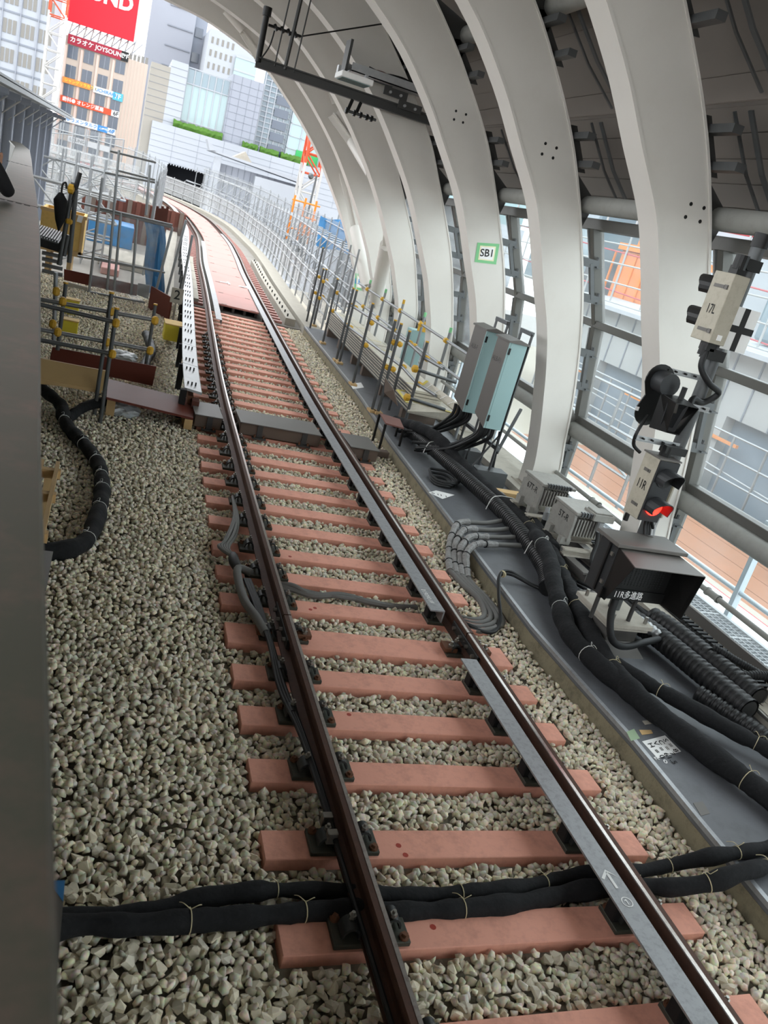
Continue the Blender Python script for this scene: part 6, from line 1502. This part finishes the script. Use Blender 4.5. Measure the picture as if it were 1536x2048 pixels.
# ================================================================== YARD OUTSIDE THE GLASS
tag(MB().box(4.3, 60, -20, 56, -3.2, -3.0).build('floor_yard', 'yard_pale'), 'pale construction yard outside the glass', None, None, 'structure')
tag(MB().box(4.75, 5.4, -6, 23, -3.0, -.35).build('trim_2', 'white_paint'), 'white ledge outside the foot of the glass', None, None, 'structure')
dk2 = thing('timber_deck', (11, 16, -3), 'brown timber working deck in the yard outside the glass', 'deck')
for i in range(8): MB().box(8.4+.9*i, 9.27+.9*i, 8.5, 24, -3.0, -2.62).build('panel', 'yard_brown', dk2)
hr = thing('yard_handrail', (4.6, 7, -.35), 'pale blue-grey pipe handrail outside the glass', 'handrail')
for z in (.82, .1): MB().cyl((4.62, -2, z), (4.62, 16, z), .028, 10).build('rail', 'blue_grey_pipe', hr, smooth=True)
for i in range(8): y = -.2+2.16*i; MB().box(4.58, 4.66, y-.03, y+.03, -.35, .95).build('post', 'blue_grey_pipe', hr)
rb = thing('red_girder', (5.7, 7.4, -.6), 'red steel girder lying on the ledge outside the glass', 'girder')
MB().box(5.55, 5.7, 5.2, 9.6, -.62, -.60).box(5.615, 5.635, 5.2, 9.6, -.60, -.48).box(5.55, 5.7, 5.2, 9.6, -.48, -.46).build('beam', 'red_steel', rb); MB().box(5.5, 5.75, 6.4, 6.8, -.75, -.62).build('block', 'red_steel', rb)
tag(MB().box(5.3, 6.6, -6, 23, -3.0, -.76).build('trim_3', 'concrete_light'), 'pale concrete ledge beyond the handrail', None, None, 'structure')
wp = thing('timber_stack', (13, 16, -2.6), 'stack of yellow planks on the brown deck outside', 'timber')
for i in range(4):
    for j in range(3): MB().box(14.2+.3*j, 14.46+.3*j, 15.2-.1*i, 18.4+.1*i, -2.6+.13*i, -2.49+.13*i).build('plank', 'yellow_wood', wp)
# white clad building across the yard with dark openings
wb = thing('yard_building', (15, 20, -3), 'white clad building with dark openings across the yard', 'building')
MB().box(17, 19.8, 8, 34, -.1, 1.9).build('upper_cladding', 'yard_wall', wb)
for i in range(22): MB().box(16.96, 17, 8.3+1.2*i, 8.36+1.2*i, -.1, 1.9).build('seam', 'bldg_seam', wb)
MB().prism([(16.2,8,1.9),(19.8,8,2.2),(19.8,8,2.35),(16.2,8,2.05)], (0, 26, 0)).build('roof', 'bldg_white', wb)
MB().box(17.4, 19.8, 8, 34, -3, -.1).build('recess_wall', 'yard_slate', wb)
for i in range(7): MB().box(17.0, 17.5, 9+4*i, 9.5+4*i, -3, -.1).build('column', 'yard_wall', wb)
for i in range(5): MB().box(16.9, 17.0, 10+5.0*i, 11.5+5*i, -.9, -.8).build('strip_lamp', 'sign_amber', wb)
rs = thing('roller_shutter', (14.5, 13, -3), 'small white shed with roller shutter across the yard', 'shed')
MB().box(14.4, 16.6, 11.6, 14.6, -2.62, .2).build('wall', 'yard_wall', rs)
for i in range(12): MB().box(14.36, 14.4, 12.1, 13.9, -2.6+.19*i, -2.45+.19*i).build('slat', 'bldg_grey', rs)
# orange machine, sheds and scaffold higher up behind
mo = thing('orange_machine', (20, 30, 3), 'orange crane house with ribbed sides seen through the window', 'machine')
p, q_ = at(1235,600,'x',20), at(1295,500,'x',20); 
MB().box(20, 22.5, q_.y-1.5, p.y+1, p.z-.1, q_.z-.2).build('body', 'machine_orange', mo, bevel=.05)
for i in range(8): MB().box(19.93, 20, q_.y-1.3+.9*i, q_.y-1.2+.9*i, p.z, q_.z-.3).build('rib', 'orange_paint', mo)
MB().box(19.8, 22.6, q_.y-1.6, p.y+1.1, q_.z-.2, q_.z+.1).build('roof_edge', 'orange_paint', mo)
for i in range(3): MB().box(20, 20.25, p.y-.3-1.6*i, p.y-.05-1.6*i, q_.z, q_.z+1.8).build('mast', 'orange_paint', mo)
MB().box(20.5, 23, q_.y-1.5, p.y+1, 1.6, p.z-.1).build('undercarriage', 'yard_slate', mo)
MB().box(20.5, 23, q_.y-4, p.y+3, -3, 1.6).build('support_deck', 'red_steel', mo)
def ytower(x, y0, y1, z0, z1, ny, nz, label, m):
    t = thing('yard_scaffold', (x, y0, z0), label, 'scaffold', 'yard scaffolds')
    for i in range(ny+1): y = y0+(y1-y0)*i/ny; MB().cyl((x, y, z0), (x, y, z1), .04, 6).build('standard', m, t)
    for j in range(nz+1): z = z0+(z1-z0)*j/nz; MB().cyl((x, y0, z), (x, y1, z), .035, 6).build('ledger', m, t)
    for j in range(0, nz, 2): MB().cyl((x+.05, y0, z0+(z1-z0)*j/nz), (x+.05, y1, z0+(z1-z0)*(j+1)/nz), .03, 6).build('brace', 'red_steel' if m == 'scaf_light' else m, t)
ytower(16.6, 14, 40, 2.2, 6.6, 12, 6, 'white tube scaffold in front of the orange machine', 'scaf_light')
ytower(16.0, 15, 32, -3, -.4, 12, 4, 'galvanised tube scaffold at the edge of the brown deck', 'scaf_tube')
ytower(9.5, 15, 19, -3, 0.6, 3, 4, 'galvanised tube scaffold close outside the far windows', 'scaf_tube')
bt_ = thing('sheeted_stack', (19, 21, 2.4), 'pale grey-blue sheeted stack beside the orange machine', 'sheeting'); MB().box(18.5, 19.5, 19, 23.0, 2.36, 3.7).build('stack', 'bldg_glass2', bt_, bevel=.1); MB().box(18.5, 19.5, 17.5, 18.8, 2.36, 3.2).build('drum', 'red_steel', bt_, bevel=.1)
bx = thing('glazed_block', (18, 34, 3.5), 'pale blue glazed block beyond the orange machine', 'sheeting'); MB().box(19, 22, 36, 42, 2, 8).build('stack', 'bldg_glass2', bx, bevel=.1)
cb = thing('yard_office', (32, 24, -3), 'tall white building with red lettering panels behind the yard', 'building')
MB().box(34, 44, -6, 60, -3, 15).build('wall', 'bldg_white', cb)
for i in range(12):
    for j in range(5): MB().box(33.95, 34, -4+5.2*i, -1.5+5.2*i, 3.2+2.6*j, 4.6+2.6*j).build('window', 'bldg_glass2', cb)
MB().box(33.9, 34, 16, 22, 5, 8).build('sign_panel', 'sign_white', cb)
for j in range(2): MB().box(33.88, 33.9, 16.4, 21.6, 5.3+1.4*j, 5.9+1.4*j).build('sign_stripe', 'red_steel', cb)
yc = thing('yellow_crawler', (13.5, 13.1, -2.6), 'yellow and black striped post on the brown deck', 'barrier')
for i in range(7): MB().box(13.5, 13.6, 13.0, 13.3, -2.6+.35*i, -2.25+.35*i).build('stripe', 'yellow_plastic' if i % 2 else 'black', yc)

# ================================================================== PLATFORM EDGE, BARRIER AND PERSON ON THE LEFT
BE = [(-2.03,-2.0),(-2.20,.36),(-2.225,.62),(-2.30,1.39),(-2.42,2.77),(-2.58,4.6),(-2.78,6.66),(-3.12,10.0),(-3.52,14.0),(-3.98,18.48),(-4.5,22.0)]
bar_ = thing('platform_barrier', (-2.4, 1.5, 1.1), 'brushed steel topped barrier along the platform edge at the left', 'barrier')
P = [V((x, y, 0)) for x, y in BE]
def bsweep(w0, w1, z0, z1):
    rings = []
    for i, p in enumerate(P):
        d = (P[min(i+1, len(P)-1)]-P[max(i-1, 0)]).normalized(); n_ = V((-d.y, d.x, 0)); a, b = p+n_*w0, p+n_*w1
        rings.append([(a.x,a.y,z0),(b.x,b.y,z0),(b.x,b.y,z1),(a.x,a.y,z1)])
    return MB().loft(rings)
bsweep(0, .26, 2.26, 2.30).build('cap', 'steel_cap', bar_, bevel=.006)
bsweep(.03, .23, 1.1, 2.26).build('panel', 'barrier_side', bar_)
for i, (x, y) in enumerate(((-2.74, 6.0), (-3.3, 11.5))):
    for k in range(5): MB().box(x-.26+.05*k, x-.225+.05*k, y-.012, y+.012, 2.298, 2.302).build('slot', 'ink', bar_)
    MB().box(x-.25, x+.02, y+.05, y+.058, 2.298, 2.3015).build('seam', 'ink_grey', bar_)
tag(bsweep(.06, 3.4, .75, 1.1).build('floor_platform', 'concrete_light'), 'concrete platform slab left of the barrier', None, None, 'structure')
tag(bsweep(.35, .6, -.3, .75).build('wall_platform', 'barrier_side'), 'platform wall under the slab', None, None, 'structure')
ep = thing('edge_plate', (-2.15, 1.4, 1.0), 'dull steel plate with a blue corner sticking out under the barrier', 'metal plate')
MB().box(-2.42, -2.13, -.5, 1.70, 1.0, 1.01).build('plate', 'cab_grey', ep); MB().prism([(-2.13,1.70,1.0102),(-2.17,1.70,1.0102),(-2.13,1.63,1.0102)], (0,0,.0006)).build('blue_corner', 'sign_blue', ep)
e2 = thing('edge_plate', (-2.36, 4.8, .3), 'small grey plate under the barrier near the end of the wrapped cable', 'metal plate'); MB().box(-2.6, -2.33, 4.55, 5.07, .29, .30).build('plate', 'cab_grey', e2)
wf = thing('open_crate', (-2.4, 5.8, .2), 'open timber frame under the platform edge', 'crate')
for a in (-2.40, -2.52): MB().box(a-.03, a+.0, 5.2, 6.7, .25, .32).build('rail', 'timber', wf)
for y in (5.3, 6.0, 6.5): MB().box(-2.55, -2.38, y, y+.06, .24, .31).build('batten', 'timber', wf)
for y in (5.25, 6.6): MB().box(-2.5, -2.44, y, y+.06, -.25, .25).build('leg', 'timber', wf)
# person in black leaning at the barrier with a camera, mostly cut off by the frame
PDX, PDY = -.03, 3.0
pr = thing('person', (-3.15+PDX, 2.75+PDY, 1.1), 'person in black top and jeans holding a camera beside the barrier', 'person')
me = bpy.data.meshes.new('body'); 
J = {'pel':(-3.20,2.75,2.02),'sp':(-3.20,2.77,2.25),'ch':(-3.18,2.80,2.45),'nk':(-3.16,2.84,2.60),'hd':(-3.13,2.88,2.68),'ht':(-3.12,2.90,2.80),
 'ls':(-3.36,2.80,2.54),'le':(-3.38,2.98,2.34),'lw':(-3.14,3.16,2.50),'rs':(-2.98,2.82,2.54),'re':(-2.86,3.0,2.34),'rw':(-2.98,3.18,2.50),
 'lh':(-3.30,2.75,1.95),'lk':(-3.31,2.80,1.55),'la':(-3.31,2.74,1.17),'lt':(-3.31,2.90,1.13),'rh':(-3.10,2.75,1.95),'rk':(-3.09,2.80,1.55),'ra':(-3.09,2.74,1.17),'rt':(-3.09,2.90,1.13)}
J = {n: (p[0]+PDX, p[1]+PDY, p[2]) for n, p in J.items()}
names = list(J); ix = {n: i for i, n in enumerate(names)}
E_ = [('pel','sp'),('sp','ch'),('ch','nk'),('nk','hd'),('hd','ht'),('ch','ls'),('ls','le'),('le','lw'),('ch','rs'),('rs','re'),('re','rw'),('pel','lh'),('lh','lk'),('lk','la'),('la','lt'),('pel','rh'),('rh','rk'),('rk','ra'),('ra','rt')]
rad = {'pel':(.15,.11),'sp':(.14,.10),'ch':(.16,.11),'nk':(.055,.055),'hd':(.075,.09),'ht':(.06,.075),'ls':(.065,.065),'le':(.045,.045),'lw':(.03,.03),'rs':(.065,.065),'re':(.045,.045),'rw':(.03,.03),'lh':(.085,.085),'lk':(.06,.06),'la':(.042,.042),'lt':(.04,.03),'rh':(.085,.085),'rk':(.06,.06),'ra':(.042,.042),'rt':(.04,.03)}
me.from_pydata([J[n] for n in names], [(ix[a], ix[b]) for a, b in E_], []); ob_ = bpy.data.objects.new('body', me); COL.objects.link(ob_)
sk_ = ob_.modifiers.new('skin', 'SKIN'); ss = ob_.modifiers.new('sub', 'SUBSURF'); ss.levels = ss.render_levels = 2
for n, v in zip(names, me.skin_vertices[0].data): v.radius = rad[n]
me.skin_vertices[0].data[0].use_root = True
dg = bpy.context.evaluated_depsgraph_get(); m2 = bpy.data.meshes.new_from_object(ob_.evaluated_get(dg)); bpy.data.objects.remove(ob_)
m2.name = 'body'; m2.materials.clear()
for k in ('skin', 'cloth_black', 'denim'): m2.materials.append(MATS[k])
for pg in m2.polygons:
    c = pg.center; pg.use_smooth = True
    arm = c.y > 2.93+PDY and 2.2 < c.z < 2.6
    pg.material_index = 2 if c.z < 2.02 and c.z > 1.2 else (0 if (c.z > 2.585 or (arm and c.y > 3.0+PDY)) else 1)
link('body', m2, pr)
hr_ = MB(); bm = bmesh.new(); bmesh.ops.create_icosphere(bm, subdivisions=3, radius=1)
for v in bm.verts: v.co = V((v.co.x*.085-3.125+PDX, v.co.y*.10+2.87+PDY, max(v.co.z, -.1)*.10+2.735))
me = bpy.data.meshes.new('hair'); bm.to_mesh(me); bm.free(); me.materials.append(MATS['cloth_black']); me.polygons.foreach_set('use_smooth', [True]*len(me.polygons)); link('hair', me, pr)
for s_, w in ((-1, V(J['lw'])), (1, V(J['rw']))):
    hmb = MB(); palm = w+V((s_*-.01, .05, .02)); hmb.tube([w, w+V((0,.03,.01)), palm+V((0,.03,.015))], [.028,.036,.034], 10)
    for f in range(4):
        b0 = palm+V((-.028+.018*f, .03, .02)); hmb.tube(smooth_path([b0, b0+V((0,.03,.02)), b0+V((0,.04,.0)) + V((0,.012,-.0)), b0+V((0,.03,-.022))], 3), .0085, 7)
    tb0 = w+V((-s_*.03, .03, .02)); hmb.tube(smooth_path([tb0, tb0+V((-s_*.02,.03,.02)), tb0+V((-s_*.015,.055,.03))], 3), .0095, 7)
    hmb.build('hand', 'skin', pr, smooth=True)
cm = thing('camera_body', (-3.06+PDX, 3.3+PDY, 2.5), 'black hand-held camera held by the person', 'camera')
MB().box(-3.14+PDX, -2.98+PDX, 3.26+PDY, 3.32+PDY, 2.52, 2.62).build('housing', 'black', cm, bevel=.01); MB().cyl((-3.06+PDX,3.32+PDY,2.57), (-3.06+PDX,3.40+PDY,2.57), .035, 14).build('lens_barrel', 'black_matte', cm, smooth=True)
